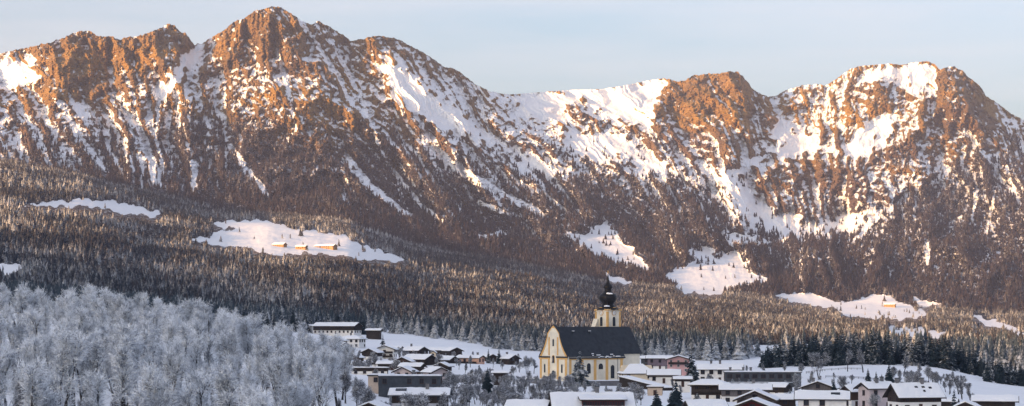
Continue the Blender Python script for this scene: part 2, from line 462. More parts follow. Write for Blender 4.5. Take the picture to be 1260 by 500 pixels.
FB = {90:[0]*22, 120:[0]*4+[.1,.05]+[0]*16, 150:[0,.04,.04,0,.3,.2,.1,.08,.05]+[0]*13,
 180:[.15,.2,.25,.12,.55,.45,.3,.3,.3,.03,.02,.06,.05,.12,0,0,0,0,0,.02,.1,.12],
 210:[.5,.45,.6,.25,.7,.75,.55,.55,.6,.4,.25,.2,.4,.2,.08,.02,0,0,.02,.15,.45,.5],
 240:[.95,.95,.95,.7,.85,.95,.85,.8,.85,.8,.75,.75,.8,.55,.45,.3,.04,.02,.12,.5,.7,.7],
 270:[1,1,1,.95,.95,.95,1,1,.95,.9,.9,.9,.9,.95,.9,.7,.15,.2,.5,.8,.8,.8], 300:[1]*15+[1,.95,.9,.9,.85,.85,.9], 330:[1]*22, 450:[1]*22}
def coarse(tab):
    ks = sorted(tab); A = np.array([np.interp(ucol, gu, tab[k]) for k in ks]); ks = np.array(ks, float)
    vv = np.clip(FV + 14*fbm(FU/22, FV/22, 3, 61), ks[0], ks[-1]-1e-3)
    i = np.clip(np.searchsorted(ks, vv, side='right')-1, 0, len(ks)-2)
    t = (vv-ks[i])/(ks[i+1]-ks[i]); cI = np.broadcast_to(np.arange(NU)[None], FV.shape)
    return A[i, cI]*(1-t)+A[i+1, cI]*t
sbias = coarse(SB); forest = coarse(FB)

# --- relief: buttresses, gullies and ledges push the slope towards or away from the viewer
shear = np.interp(ucol, [-260,0,150,200,280,340,420,600,800,950,1050,1150,1260,1520], [.4,.5,.5,.15,.1,.35,.9,1.0,.9,.5,0,.1,.5,.6])
q = FU - shear[None]*(FV-ridge_v[None]) + 6*fbm(FU/30, FV/30, 3, 70)
mt = sstep(FD, 4500, 5400)                                   # only the mountain proper is rugged
hill = 1-mt
def rmf(x, y, o, seed, lac=2.03, gain=.52):
    """ridged multifractal: sharp ribs, smooth gullies, finer ribs branching off the big ones"""
    s_ = 0; w = 1.0; a = 1.0; tot = 0
    for i in range(o):
        n = (1-np.abs(pn(x*lac**i+3.1*i, y*lac**i+1.7*i, seed+i)))**2
        n = n*w; w = np.clip(n*1.9, 0, 1); s_ = s_+a*n; tot += a; a *= gain
    return s_/tot
wa = fbm(FU/46, FV/46, 3, 171); wb = fbm(FU/46, FV/46, 3, 175); wc = fbm(FU/13, FV/13, 3, 177); wd = fbm(FU/13, FV/13, 3, 179)
qa = q+16*wa+4*wc; va = FV+16*wb+4*wd
r_big = rmf(qa/92, va/190, 6, 71)
r_mid = rmf((FU+.25*FV+9*wa+3*wd)/34, (FV-.2*FU+9*wb+3*wc)/46, 5, 201)
r_fine = fbm(FU/5.0+wd, FV/4.4+wc, 4, 80, .62)
ledge = fbm((FU+.6*FV)/42+.6*wa, (FV-.22*FU)/6.0+.8*wb, 3, 86)
soft = 1-.9*snow_s
nc = 1-.25*crag_s
rel = 380*(r_big-.42)*(1-.35*snow_s)*nc + 135*(r_mid-.42)*soft*(.8-.25*crag_s) + 40*r_fine*soft*nc + 26*ledge*soft*(.3+1.3*crag_s) + 24*(rmf(FU/11+wc, FV/10+wd, 3, 260)-.4)*soft*nc
r_gul = rmf((q+9*wa+2.5*wc)/25, (va)/150, 4, 340)                                 # ribs and gullies down the fall line
gul = blur(r_gul, 7, 1)-r_gul
rel = rel + 120*(r_gul-.42)*soft*(1-.3*crag_s)
rel = rel - 26*blur(blur(coul_s, 4, 0), 4, 1) + 55*crag_s*(1-snow_s)
hollow = blur(blur(rel, 9, 0), 9, 1)-rel                     # >0 in gullies, <0 on ribs
hollow_f = blur(blur(rel, 3, 0), 3, 1)-rel
rel = rel*(1-.93*np.clip(calm*1.6, 0, 1))
D1 = FD - mt*rel
D1 = D1 - hill*(26*fbm(FU/50, FV/20, 4, 88))*sstep(FD, 1800, 2300)
top_fade = sstep(FV-ridge_v[None], 0, 5)
D1[-1] = D1[-2]
minstep = (np.abs(ridge_v-v0)/NR)[None]*np.where(crag_s > .4, .5, .9)*np.clip(1+2.6*fbm(FU/7, FV/5, 3, 270, .6), .15, 5)
for i in range(1, NR):
    D1[i] = np.maximum(D1[i], D1[i-1]+minstep[i])
off = np.rint((3.2*fbm(FU/11, FV/9, 3, 320)+.9*pn(FU/3.0, FV/2.6, 325))*soft*mt*(1-np.clip(calm*1.6, 0, 1))).astype(int)
D1 = D1[np.arange(NR)[:, None], np.clip(np.arange(NU)[None]+off, 0, NU-1)]                # faces are broken, not drawn with a ruler
iso = .55*(rmf((FU+.5*FV)/21, (FV-.35*FU)/30, 4, 300, 2.1, .55)-.42)+.6*fbm(FU/9, FV/12, 4, 305, .62)        # broken faces, slabs and cracks
fine = 11*fbm(FU/3.6, FV/3.0, 3, 280, .7)+6*pn(FU/1.9, FV/1.7, 285)
D1 = D1 - mt*soft*(1-np.clip(calm*1.6, 0, 1))*(fine + iso*(14+44*crag_s))
X1 = (FU-CU)*D1/FPX; Y1 = D1; Z1 = CAMZ+(HV-FV)*D1/FPX
# face slope
gx = np.stack([np.gradient(X1, axis=1), np.gradient(Y1, axis=1), np.gradient(Z1, axis=1)], -1)
gy = np.stack([np.gradient(X1, axis=0), np.gradient(Y1, axis=0), np.gradient(Z1, axis=0)], -1)
nn = np.cross(gx, gy); nn /= np.linalg.norm(nn, axis=-1, keepdims=True)+1e-9
nz = blur(blur(np.abs(nn[..., 2]), 2, 0), 2, 1)
nz2 = blur(blur(np.abs(nn[..., 2]), 5, 0), 5, 1)
snow = .36 + .95*(nz-.60) + .45*(nz-nz2) + .0072*hollow + .006*hollow_f + 1.25*gul + .15*fbm(qa/8, va/55, 3, 310) + .52*sbias + .18*fbm(qa/20, va/30, 3, 92) + .07*fbm(FU/3.2, FV/2.6, 2, 95)
snow = snow + np.maximum(.62*snow_s, coul_s*(.55+.35*fbm(FU/5, FV/5, 2, 290))) - .13*crag_s
snow = snow + .22*sstep(FV, 185, 235)*mt + .9*np.clip(gul, 0, 1)*sstep(FV, 170, 220)*mt
snow = np.where(meadow_s > .35, 1.3, snow)
snow = snow*mt + (1-mt)*np.where(meadow_s > .35, 1.3, .45)
forest = forest + (.6*fbm(q/15, FV/40, 4, 98, .6) - .0025*hollow - 3.0*gul*mt)*np.clip(4*forest*(1.05-forest), 0, 1)
forest = np.clip(forest, 0, 1)*(1-sstep(np.maximum(no_tree, coul_s*mt), .25, .55))*(1-.85*snow_s)*(1-.8*crag_s*mt)
patch = fbm(X1/140, D1/260, 4, 210)                                  # stands and small gaps in the woods
forest = forest*np.where(D1 < 4700, np.clip(.80+1.0*patch, .12, 1), 1)
forest = np.maximum(forest, np.where((no_tree > .5) & (pn(X1/45, D1/60, 215) > np.where(D1 > 5000, .22, .45)), np.where(D1 > 5000, .20, .05), 0))
forest[FV < 150] *= .6
# back of the chain: falls away behind the crest
NB = 14
kb = np.linspace(0, 1, NB+1)[1:]
Db = D1[-1][None] + 30*kb[:, None] + 1900*kb[:, None]**1.4
Zb = Z1[-1][None] - (Z1[-1]-120)[None]*kb[:, None]**1.05
Xb = (ucol-CU)[None]*Db/FPX
XA = np.concatenate([X1, Xb]); YA = np.concatenate([Y1, Db]); ZA = np.concatenate([Z1, Zb])
sA = np.concatenate([snow, np.full((NB, NU), .6)]); fA = np.concatenate([forest, np.zeros((NB, NU))])

def mountain_mat():
    m, nt, b = mat_new('mountain rock and snow')
    pos = position(nt)
    a_s = nd(nt, 'ShaderNodeAttribute', attribute_name='snow').outputs['Fac']
    a_f = nd(nt, 'ShaderNodeAttribute', attribute_name='forest').outputs['Fac']
    mp = nd(nt, 'ShaderNodeMapping'); mp.inputs['Scale'].default_value = (1, 1, 1.9)
    nt.links.new(pos, mp.inputs['Vector'])
    n_f = noise(nt, .11, mp.outputs[0], 6, .7)
    n_m = noise(nt, .012, pos, 5, .6)
    n_l = noise(nt, .0028, pos, 4, .5)
    s = math_(nt, 'ADD', a_s, math_(nt, 'MULTIPLY', math_(nt, 'SUBTRACT', n_f, .5), 1.0))
    s = mapr(nt, s, .44, .60, smooth=True)
    n_x = noise(nt, .16, pos, 6, .75)
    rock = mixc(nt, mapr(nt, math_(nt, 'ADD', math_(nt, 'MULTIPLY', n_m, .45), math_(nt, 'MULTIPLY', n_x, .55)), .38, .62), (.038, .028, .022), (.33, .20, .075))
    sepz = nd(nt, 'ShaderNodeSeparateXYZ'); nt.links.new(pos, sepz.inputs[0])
    low = mapr(nt, math_(nt, 'ADD', sepz.outputs['Z'], math_(nt, 'MULTIPLY', math_(nt, 'SUBTRACT', n_l, .5), 500)), 480, 860)      # dull rock low, golden high: rock tone plus alpenglow put into the colour
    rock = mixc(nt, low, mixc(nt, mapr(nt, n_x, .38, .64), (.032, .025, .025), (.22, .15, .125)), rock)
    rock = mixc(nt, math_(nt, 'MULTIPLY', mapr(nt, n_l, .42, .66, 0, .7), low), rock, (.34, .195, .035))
    rock = mixc(nt, mapr(nt, n_f, .50, .70, 0, .75), rock, (.035, .026, .024))
    grn = mixc(nt, mapr(nt, n_f, .55, .63), (.014, .012, .017), (.50, .49, .53))
    snw = mixc(nt, n_m, (.77, .79, .82), (.84, .85, .87))
    f_sn = math_(nt, 'MULTIPLY', mapr(nt, a_f, .10, .5), mapr(nt, a_s, .8, 1.1, 1, 0))
    c = mixc(nt, s, rock, snw)
    c = mixc(nt, f_sn, c, grn)
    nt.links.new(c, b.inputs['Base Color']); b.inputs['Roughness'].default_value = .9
    bump(nt, b, math_(nt, 'ADD', math_(nt, 'MULTIPLY', n_f, math_(nt, 'SUBTRACT', 1.05, s)), math_(nt, 'MULTIPLY', n_m, .5)), .9, 9.0)
    return m
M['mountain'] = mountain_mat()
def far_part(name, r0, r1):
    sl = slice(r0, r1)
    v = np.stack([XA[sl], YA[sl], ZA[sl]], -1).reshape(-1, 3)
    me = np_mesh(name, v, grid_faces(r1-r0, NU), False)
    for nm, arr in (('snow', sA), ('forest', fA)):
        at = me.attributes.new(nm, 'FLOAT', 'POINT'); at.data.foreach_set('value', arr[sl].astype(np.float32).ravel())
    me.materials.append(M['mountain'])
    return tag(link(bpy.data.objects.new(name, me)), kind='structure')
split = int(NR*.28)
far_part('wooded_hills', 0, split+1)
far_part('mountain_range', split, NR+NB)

# ------------------------------------------------------------------ the range behind the viewer that keeps the valley in shade
sx, sy = -math.sin(SUN_AZ), -math.cos(SUN_AZ)
px_, py_ = -sy, sx
TR = 3000.0
wv = np.arange(2600, -7600, -60.)
cl = np.cos(SUN_AZ), np.sin(SUN_AZ)
# its crest height per direction, so that its shadow ends where the photograph's does (column, row of the shadow's edge on the ground)
tel = math.tan(SUN_EL); HRP = []
for (u_, v_) in ((50, 292), (180, 312), (300, 335), (420, 350)):
    j = int(np.argmin(np.abs(ucol-u_))); i = int(np.argmin(np.abs(FV[:, j]-v_))); x_, d_, z_ = X1[i, j], D1[i, j], Z1[i, j]
    HRP.append((px_*x_+py_*d_, z_+4+(TR-(sx*x_+sy*d_))*tel))
for (u_, d_, z_) in ((730, 870, 70), (1150, 1250, 40), (640, 1500, 48)):
    x_ = (u_-CU)*d_/FPX; HRP.append((px_*x_+py_*d_, z_+(TR-(sx*x_+sy*d_))*tel))
HRP.sort(); _h = HRP[0][1]
HR_W = [-7600, -5200, -3600, -2900]+[h[0] for h in HRP]+[800, 2600]; HR_Z = [_h-40, _h-40, _h-80, _h-95]+[h[1] for h in HRP]+[HRP[-1][1]+30, HRP[-1][1]]
print('crest', [(round(a), round(b)) for a, b in zip(HR_W, HR_Z)])
cr = np.interp(wv, HR_W, HR_Z) + 9*fbm(wv/420, wv*0, 3, 120)
sec = np.array([-1500, -1000, -600, -300, -120, 0, 120, 300, 600, 1000, 1400.])
hh = np.array([0, .28, .55, .8, .94, 1, .94, .8, .52, .24, 0])
Wg, Sg = np.meshgrid(wv, sec)
hz = hh[:, None]*cr[None]*(1+.05*fbm(Wg/300, Sg/300, 3, 122)*(np.abs(Sg) > 10)) - 6
bx = sx*(TR+Sg)+px_*Wg*1.0; by = sy*(TR+Sg)+py_*Wg*1.0
me = np_mesh('shade_hill', np.stack([bx, by, hz], -1).reshape(-1, 3), grid_faces(len(sec), len(wv)), True)
me.materials.append(M['snow'])
tag(link(bpy.data.objects.new('hill', me)), kind='structure')
# ------------------------------------------------------------------ conifers
def conifer_mat(name, dark, lite, larch, frost, snow_lo, snow_hi, r0=-.3, r1=.25, pat=.0):
    m, nt, b = mat_new(name)
    geo = nd(nt, 'ShaderNodeNewGeometry'); oi = nd(nt, 'ShaderNodeObjectInfo').outputs['Random']
    sep = nd(nt, 'ShaderNodeSeparateXYZ'); nt.links.new(geo.outputs['Normal'], sep.inputs[0])
    n1 = noise(nt, .55, geo.outputs['Position'], 3, .6)
    c = mixc(nt, mapr(nt, n1, .3, .7), dark, lite)
    c = mixc(nt, mapr(nt, oi, .62, .80, 0, larch), c, (.13, .080, .056))
    s = math_(nt, 'ADD', sep.outputs['Z'], math_(nt, 'MULTIPLY', math_(nt, 'SUBTRACT', n1, .5), 1.3))
    rnd = math_(nt, 'FRACT', math_(nt, 'MULTIPLY', oi, 7.31))
    s = math_(nt, 'ADD', s, mapr(nt, rnd, 0, 1, r0, r1))
    s = math_(nt, 'ADD', s, mapr(nt, noise(nt, .006, geo.outputs['Position'], 3, .6), .3, .7, -pat, pat))
    s = mapr(nt, s, snow_lo, snow_hi, 0, frost, True)
    c = mixc(nt, s, c, (.70, .74, .80))
    nt.links.new(c, b.inputs['Base Color']); b.inputs['Roughness'].default_value = .85
    return m
M['conifer'] = conifer_mat('snowy spruce', (.009, .018, .025), (.024, .040, .052), .0, .75, .75, 1.15, -.25, .15)
M['far_conifer'] = conifer_mat('distant spruce and larch', (.014, .019, .028), (.036, .041, .053), .14, .55, .05, 1.2, -.3, .25, .40)
M['edge_conifer'] = conifer_mat('blue grey frosted spruce', (.020, .034, .048), (.046, .064, .084), .0, .75, .20, 1.1, -.2, .2, .2)
M['mountain_conifer'] = conifer_mat('dark mountain spruce', (.009, .008, .013), (.020, .017, .024), .08, .20, .40, 1.2, -.4, .4, .2)
M['bark'] = plain('bark', (.045, .036, .030), var=.35, scale=2)

def far_conifer(seed, tiers, sides, mat='far_conifer'):
    r = random.Random(seed); v = []; f = []
    for t in range(tiers):
        z1 = .08 + .92*(t+1.55)/tiers if t < tiers-1 else 1.0
        z1 = min(z1, 1.0); z0 = .05 + .90*t/tiers
        rad = .235*(1-t/(tiers+.35))*r.uniform(.88, 1.15); ph = r.random()*6.28
        b = len(v); v.append((r.uniform(-.012, .012), r.uniform(-.012, .012), z1))
        for k in range(sides):
            rr = rad*r.uniform(.6, 1.25); a = ph+6.283*k/sides
            v.append((rr*math.cos(a), rr*math.sin(a), z0+r.uniform(-.035, .03)))
        for k in range(sides): f.append((b, b+1+k, b+1+(k+1) % sides))
    me = bpy.data.meshes.new('far_conifer'); me.from_pydata(v, [], f); me.materials.append(M[mat])
    return bpy.data.objects.new('far_conifer', me)
protos = bpy.data.collections.new('forest_shapes')        # never linked to the scene: only drawn as instances
protos_e = bpy.data.collections.new('edge_forest_shapes')
for k in range(5): protos_e.objects.link(far_conifer(70+k, 5+k % 2, 7, 'edge_conifer'))
protos_m = bpy.data.collections.new('mountain_forest_shapes')
for k in range(5):
    protos.objects.link(far_conifer(40+k, 4+k % 3, 6)); protos_m.objects.link(far_conifer(50+k, 3+k % 2, 6, 'mountain_conifer'))

def forest_nodes(coll):
    ng = bpy.data.node_groups.new('forest', 'GeometryNodeTree')
    ng.interface.new_socket(name='Geometry', in_out='INPUT', socket_type='NodeSocketGeometry')
    ng.interface.new_socket(name='Geometry', in_out='OUTPUT', socket_type='NodeSocketGeometry')
    n = ng.nodes; i = n.new('NodeGroupInput'); o = n.new('NodeGroupOutput')
    ip = n.new('GeometryNodeInstanceOnPoints'); ci = n.new('GeometryNodeCollectionInfo')
    ci.inputs['Collection'].default_value = coll; ci.inputs['Separate Children'].default_value = True; ci.inputs['Reset Children'].default_value = True
    ip.inputs['Pick Instance'].default_value = True
    def at(nm, ty):
        a = n.new('GeometryNodeInputNamedAttribute'); a.data_type = ty; a.inputs['Name'].default_value = nm; return a.outputs['Attribute']
    L = ng.links
    L.new(i.outputs[0], ip.inputs['Points']); L.new(ci.outputs[0], ip.inputs['Instance'])
    L.new(at('kind_index', 'INT'), ip.inputs['Instance Index'])
    L.new(at('turn', 'FLOAT_VECTOR'), ip.inputs['Rotation']); L.new(at('size', 'FLOAT_VECTOR'), ip.inputs['Scale'])
    L.new(ip.outputs[0], o.inputs[0])
    return ng
FN = forest_nodes(protos); FNM = forest_nodes(protos_m); FNE = forest_nodes(protos_e)
def forest_obj(name, pts, heights, label, cat='forest', ng=None):
    n = len(pts); me = bpy.data.meshes.new(name); me.vertices.add(n); me.vertices.foreach_set('co', np.asarray(pts, np.float32).ravel())
    a = me.attributes.new('kind_index', 'INT', 'POINT'); a.data.foreach_set('value', rng.integers(0, 5, n).astype(np.int32))
    t = np.zeros((n, 3), np.float32); t[:, 2] = rng.random(n)*6.28; t[:, :2] = rng.normal(0, .03, (n, 2))
    a = me.attributes.new('turn', 'FLOAT_VECTOR', 'POINT'); a.data.foreach_set('vector', t.ravel())
    s = np.stack([heights*rng.uniform(.85, 1.3, n)]*2+[heights], -1).astype(np.float32)
    a = me.attributes.new('size', 'FLOAT_VECTOR', 'POINT'); a.data.foreach_set('vector', s.ravel())
    o = bpy.data.objects.new(name, me); link(o)
    md = o.modifiers.new('trees', 'NODES'); md.node_group = ng or FN
    tag(o, label, cat, kind='stuff'); return o
# sample the slopes: cells weighted by ground area x density
dX = np.abs(np.gradient(X1, axis=1)); dY = np.abs(np.gradient(D1, axis=0))
dY = np.minimum(dY, 60)
area = dX*dY
def sample(mask, spacing2):
    w = (area*forest*mask); n = int(w.sum()/spacing2); w = w.ravel()/w.sum()
    idx = rng.choice(w.size, n, p=w); r, c = np.unravel_index(idx, X1.shape)
    r = np.clip(r, 0, NR-2); c = np.clip(c, 0, NU-2); a = rng.random(n); b = rng.random(n)
    def bl(A): return (A[r, c]*(1-a)+A[r, c+1]*a)*(1-b)+(A[r+1, c]*(1-a)+A[r+1, c+1]*a)*b
    return np.stack([bl(X1), bl(D1), bl(Z1)-.3], -1)
inview = ((FU > -60) & (FU < 1320))
pts = sample((D1 <= 4600) & inview, 36.)
forest_obj('hillside_forest', pts, rng.uniform(6.5, 12.5, len(pts))*(1+.45*fbm(pts[:, 0]/90, pts[:, 1]/90, 2, 230))*np.where(rng.random(len(pts)) < .12, 1.35, 1), 'frosted spruce and larch forest covering the lower hills')
n_h = len(pts)
pts = sample((D1 > 4600) & inview, 105.)
forest_obj('mountain_forest', pts, rng.uniform(8, 18, len(pts)), 'dark spruce forest climbing the mountain flanks', ng=FNM)
print('forest trees', n_h, len(pts))
# wood on the valley's far edge
EDU = [-260, 0, 200, 300, 420, 480, 560, 640, 740, 900, 1000, 1150, 1260, 1520]
EDD = [1380, 1380, 1400, 1450, 1640, 1640, 1570, 1430, 1340, 1330, 1300, 1290, 1290, 1290]
def edge_d(u): return np.interp(u, EDU, EDD)
def strip(n, lo, hi, u0=-40, u1=1300):
    u = rng.uniform(u0, u1, n); D = edge_d(u)+rng.uniform(lo, hi, n); k = D < 1750
    u = u[k]; D = D[k]; return np.stack([(u-CU)*D/FPX, D, zg(u, D)-.3], -1), u
pts, ue = strip(4200, 40, 460)
pts = pts[(ue < 925) | (rng.random(len(ue)) < np.where(ue > 1190, .4, .10))]
forest_obj('valley_edge_forest', pts, rng.uniform(12, 19, len(pts)), 'bluish frosted spruce wood along the far edge of the valley floor', ng=FNE)

# single conifers one can tell apart
def conifer_mesh(seed, whorls=15, spread=.20, full=1.0):
    r = random.Random(seed); v = []; f = []
    for w in range(whorls):
        t = w/(whorls-1); z = .08+.90*t
        rad = spread*(1-t)**.82*r.uniform(.85, 1.12)+.012
        nb = int((9 if t < .6 else 7)*full); ph = r.random()*6.28
        for k in range(nb):
            a = ph+6.283*k/nb+r.uniform(-.25, .25); L = rad*r.uniform(.7, 1.2); zz = z+r.uniform(-.02, .02)
            ca, sa = math.cos(a), math.sin(a); wd = L*.34
            droop = .30*L+.012
            def pt(s, side, dz=0.0): return (ca*s*L-sa*side, sa*s*L+ca*side, zz-droop*s*s+.05*L*(1-s)+dz)
            b = len(v)
            v += [pt(0, 0), pt(.45, wd, -.16*L), pt(.5, 0, .05*L), pt(.45, -wd, -.16*L), pt(1.0, 0), pt(.82, wd*.8, -.22*L), pt(.82, -wd*.8, -.22*L)]
            f += [(b, b+2, b+1), (b, b+3, b+2), (b+1, b+2, b+5), (b+2, b+4, b+5), (b+2, b+3, b+6), (b+2, b+6, b+4)]
    b = len(v); v += [(.012, 0, .93), (-.008, .01, .93), (-.008, -.01, .93), (0, 0, 1.0)]
    f += [(b, b+1, b+3), (b+1, b+2, b+3), (b+2, b, b+3)]
    me = bpy.data.meshes.new('crown'); me.from_pydata(v, [], f); me.materials.append(M['conifer']); return me
def trunk_mesh():
    mb = MB().lathe([(.018, -.05), (.016, .1), (.010, .5), (.003, .95)], n=6)
    me = bpy.data.meshes.new('trunk'); me.from_pydata(mb.v, [], mb.f); me.materials.append(M['bark']); return me
CONE = [conifer_mesh(60+k, 13+k % 4, (.24, .27, .22, .26, .30)[k]) for k in range(5)]
CONE_EDGE = []
for m_ in CONE:
    c_ = m_.copy(); c_.materials.clear(); c_.materials.append(M['edge_conifer']); CONE_EDGE.append(c_)
CONE_SNOWY = conifer_mesh(77, 15, .24, 1.2)
TRK = trunk_mesh()
n_con = 0
def put_conifer(u, D, h, label, group=None, mesh=None, name='spruce_tree', dz=0.0):
    global n_con
    n_con += 1
    z = ground_at(u, D)
    e = empty(name, ((u-CU)*D/FPX, D, z+dz), random.random()*6.28)
    wdt = h*random.uniform(.9, 1.15)
    for nm, me in (('trunk', TRK), ('crown', mesh or random.choice(CONE))):
        o = bpy.data.objects.new(nm, me); link(o, e); o.scale = (wdt, wdt, h)
    tag(e, label, 'tree', group); return e
def top_h(u, D, vtop): return CAMZ+(HV-vtop)*D/FPX-ground_at(u, D)
# dark row behind the frosted wood, left
for k in range(54):
    u = 28+(455-28)*(k+random.uniform(-.4, .4))/54; D = float(edge_d(u))-random.uniform(0, 90)
    put_conifer(u, D, random.uniform(13, 19), 'dark spruce in the row behind the frosted wood at left', 'dark spruces behind the frosted wood')
# edge of the wood above the snowfield, centre
for k in range(38):
    u = 455+(905-455)*(k+random.uniform(-.4, .4))/38; D = float(edge_d(u))+random.uniform(-5, 50)
    put_conifer(u, D, random.uniform(12, 18), 'blue grey spruce at the edge of the wood above the village snowfield', 'spruces at the edge of the wood', random.choice(CONE_EDGE))
# right-hand clumps: tops read off the photo
T1 = [(938,432),(948,424),(957,418),(966,420),(976,416),(984,420),(993,413),(1001,410),(1008,416),(1016,413),(1024,420),(1031,408),(1037,406),(1043,412),(1050,414),(1056,407),(1062,413),(1069,406),(1076,405),(1083,409),(1090,408),(1094,415)]
T2 = [(1103,430),(1110,424),(1117,412),(1124,418),(1132,414),(1139,422),(1147,411),(1153,413),(1160,413),(1167,415),(1173,420),(1183,424),(1190,430),(1197,428),(1203,438),(1208,448)]
T3 = [(1216,450),(1222,445),(1228,447),(1235,450),(1241,456),(1248,458),(1255,463),(1262,468),(1275,470)]
for (T, nm, gr) in ((T1, 'dark spruce in the clump on the knoll right of centre', 'spruces on the knoll'), (T2, 'dark spruce in the tall clump on the slope at right', 'spruces on the right slope'), (T3, 'dark spruce in the low clump at the right edge', 'spruces at the right edge')):
    for (u, vt) in T:
        for j in range(4):
            uu_ = u+random.uniform(-4, 4); D = random.uniform(1090, 1180) if T is not T3 else random.uniform(1000, 1080)
            h = min(max(top_h(uu_, D, vt-3+random.uniform(0, 3)+j*random.uniform(.5, 5)), 10), 24)*(1.1 if T is T3 else 1)
            put_conifer(uu_, D, h, nm, gr)
for (u, D, vt, lab, sn) in [
  (713, 800, 429, 'snow laden spruce before the church side wall', 1), (851, 800, 426, 'tall slim dark spruce beside the pink house', 0),
  (471, 1180, 411, 'single dark spruce behind the white balconied villa', 0), (601, 1120, 429, 'left of two slim dark conifers beside the small chalet', 0), (614, 1120, 428, 'right of two slim dark conifers beside the small chalet', 0),
  (573, 640, 463, 'small pointed dark spruce among the bare bushes', 0), (600, 690, 452, 'rounded snowy pine among bushes below the snowfield', 1),
  (1026, 690, 463, 'small slim spruce behind the white house roof', 0), (1068, 740, 453, 'snowy young spruce beside the pale house', 1), (1078, 745, 457, 'lower snowy young spruce beside the pale house', 1), (1094, 740, 446, 'tallest snowy young spruce above the pale house', 1),
  (1174, 520, 478, 'slim dark spruce beside the steep snowy roof', 0), (972, 640, 478, 'tiny snowy spruce between dark chalets', 1), (1085, 760, 460, 'small snowy spruce between the young spruces', 1)]:
    put_conifer(u, D, max(top_h(u, D, vt), 3.0), lab, None, CONE_SNOWY if sn else CONE[0 if 'slim' not in lab else 2])
# broad snow laden pine in front of the chalets
put_conifer(832, 560, top_h(832, 560, 468), 'broad snow laden fir in front of the dark chalet', None, conifer_mesh(91, 14, .40, 1.4), 'fir_tree')
put_conifer(808, 555, top_h(808, 555, 479), 'lower snow laden fir left of the broad one', None, conifer_mesh(92, 12, .42, 1.4), 'fir_tree')
put_conifer(858, 565, top_h(858, 565, 482), 'low snow laden fir right of the broad one', None, conifer_mesh(93, 12, .46, 1.4), 'fir_tree')

# ------------------------------------------------------------------ frosted broadleaf trees
def frost_mat(name, barkc, fr, lo, hi):
    m, nt, b = mat_new(name)
    geo = nd(nt, 'ShaderNodeNewGeometry'); sep = nd(nt, 'ShaderNodeSeparateXYZ'); nt.links.new(geo.outputs['Normal'], sep.inputs[0])
    n1 = noise(nt, .5, geo.outputs['Position'], 3, .6)
    oi = nd(nt, 'ShaderNodeObjectInfo').outputs['Random']
    s = math_(nt, 'ADD', sep.outputs['Z'], math_(nt, 'MULTIPLY', math_(nt, 'SUBTRACT', n1, .5), 1.2))
    s = math_(nt, 'ADD', s, mapr(nt, oi, 0, 1, -.15, .15))
    c = mixc(nt, mapr(nt, s, lo, hi, 0, 1, True), barkc, fr)
    nt.links.new(c, b.inputs['Base Color']); b.inputs['Roughness'].default_value = .85
    return m
M['frost_limb'] = frost_mat('frosted bark', (.032, .030, .032), (.78, .80, .83), .55, 1.0)
M['frost_twig'] = frost_mat('hoar frosted twigs', (.14, .165, .20), (.84, .885, .95), -.75, .10)
M['bare_twig'] = frost_mat('bare twigs with snow', (.085, .090, .105), (.76, .80, .87), -.10, .70)
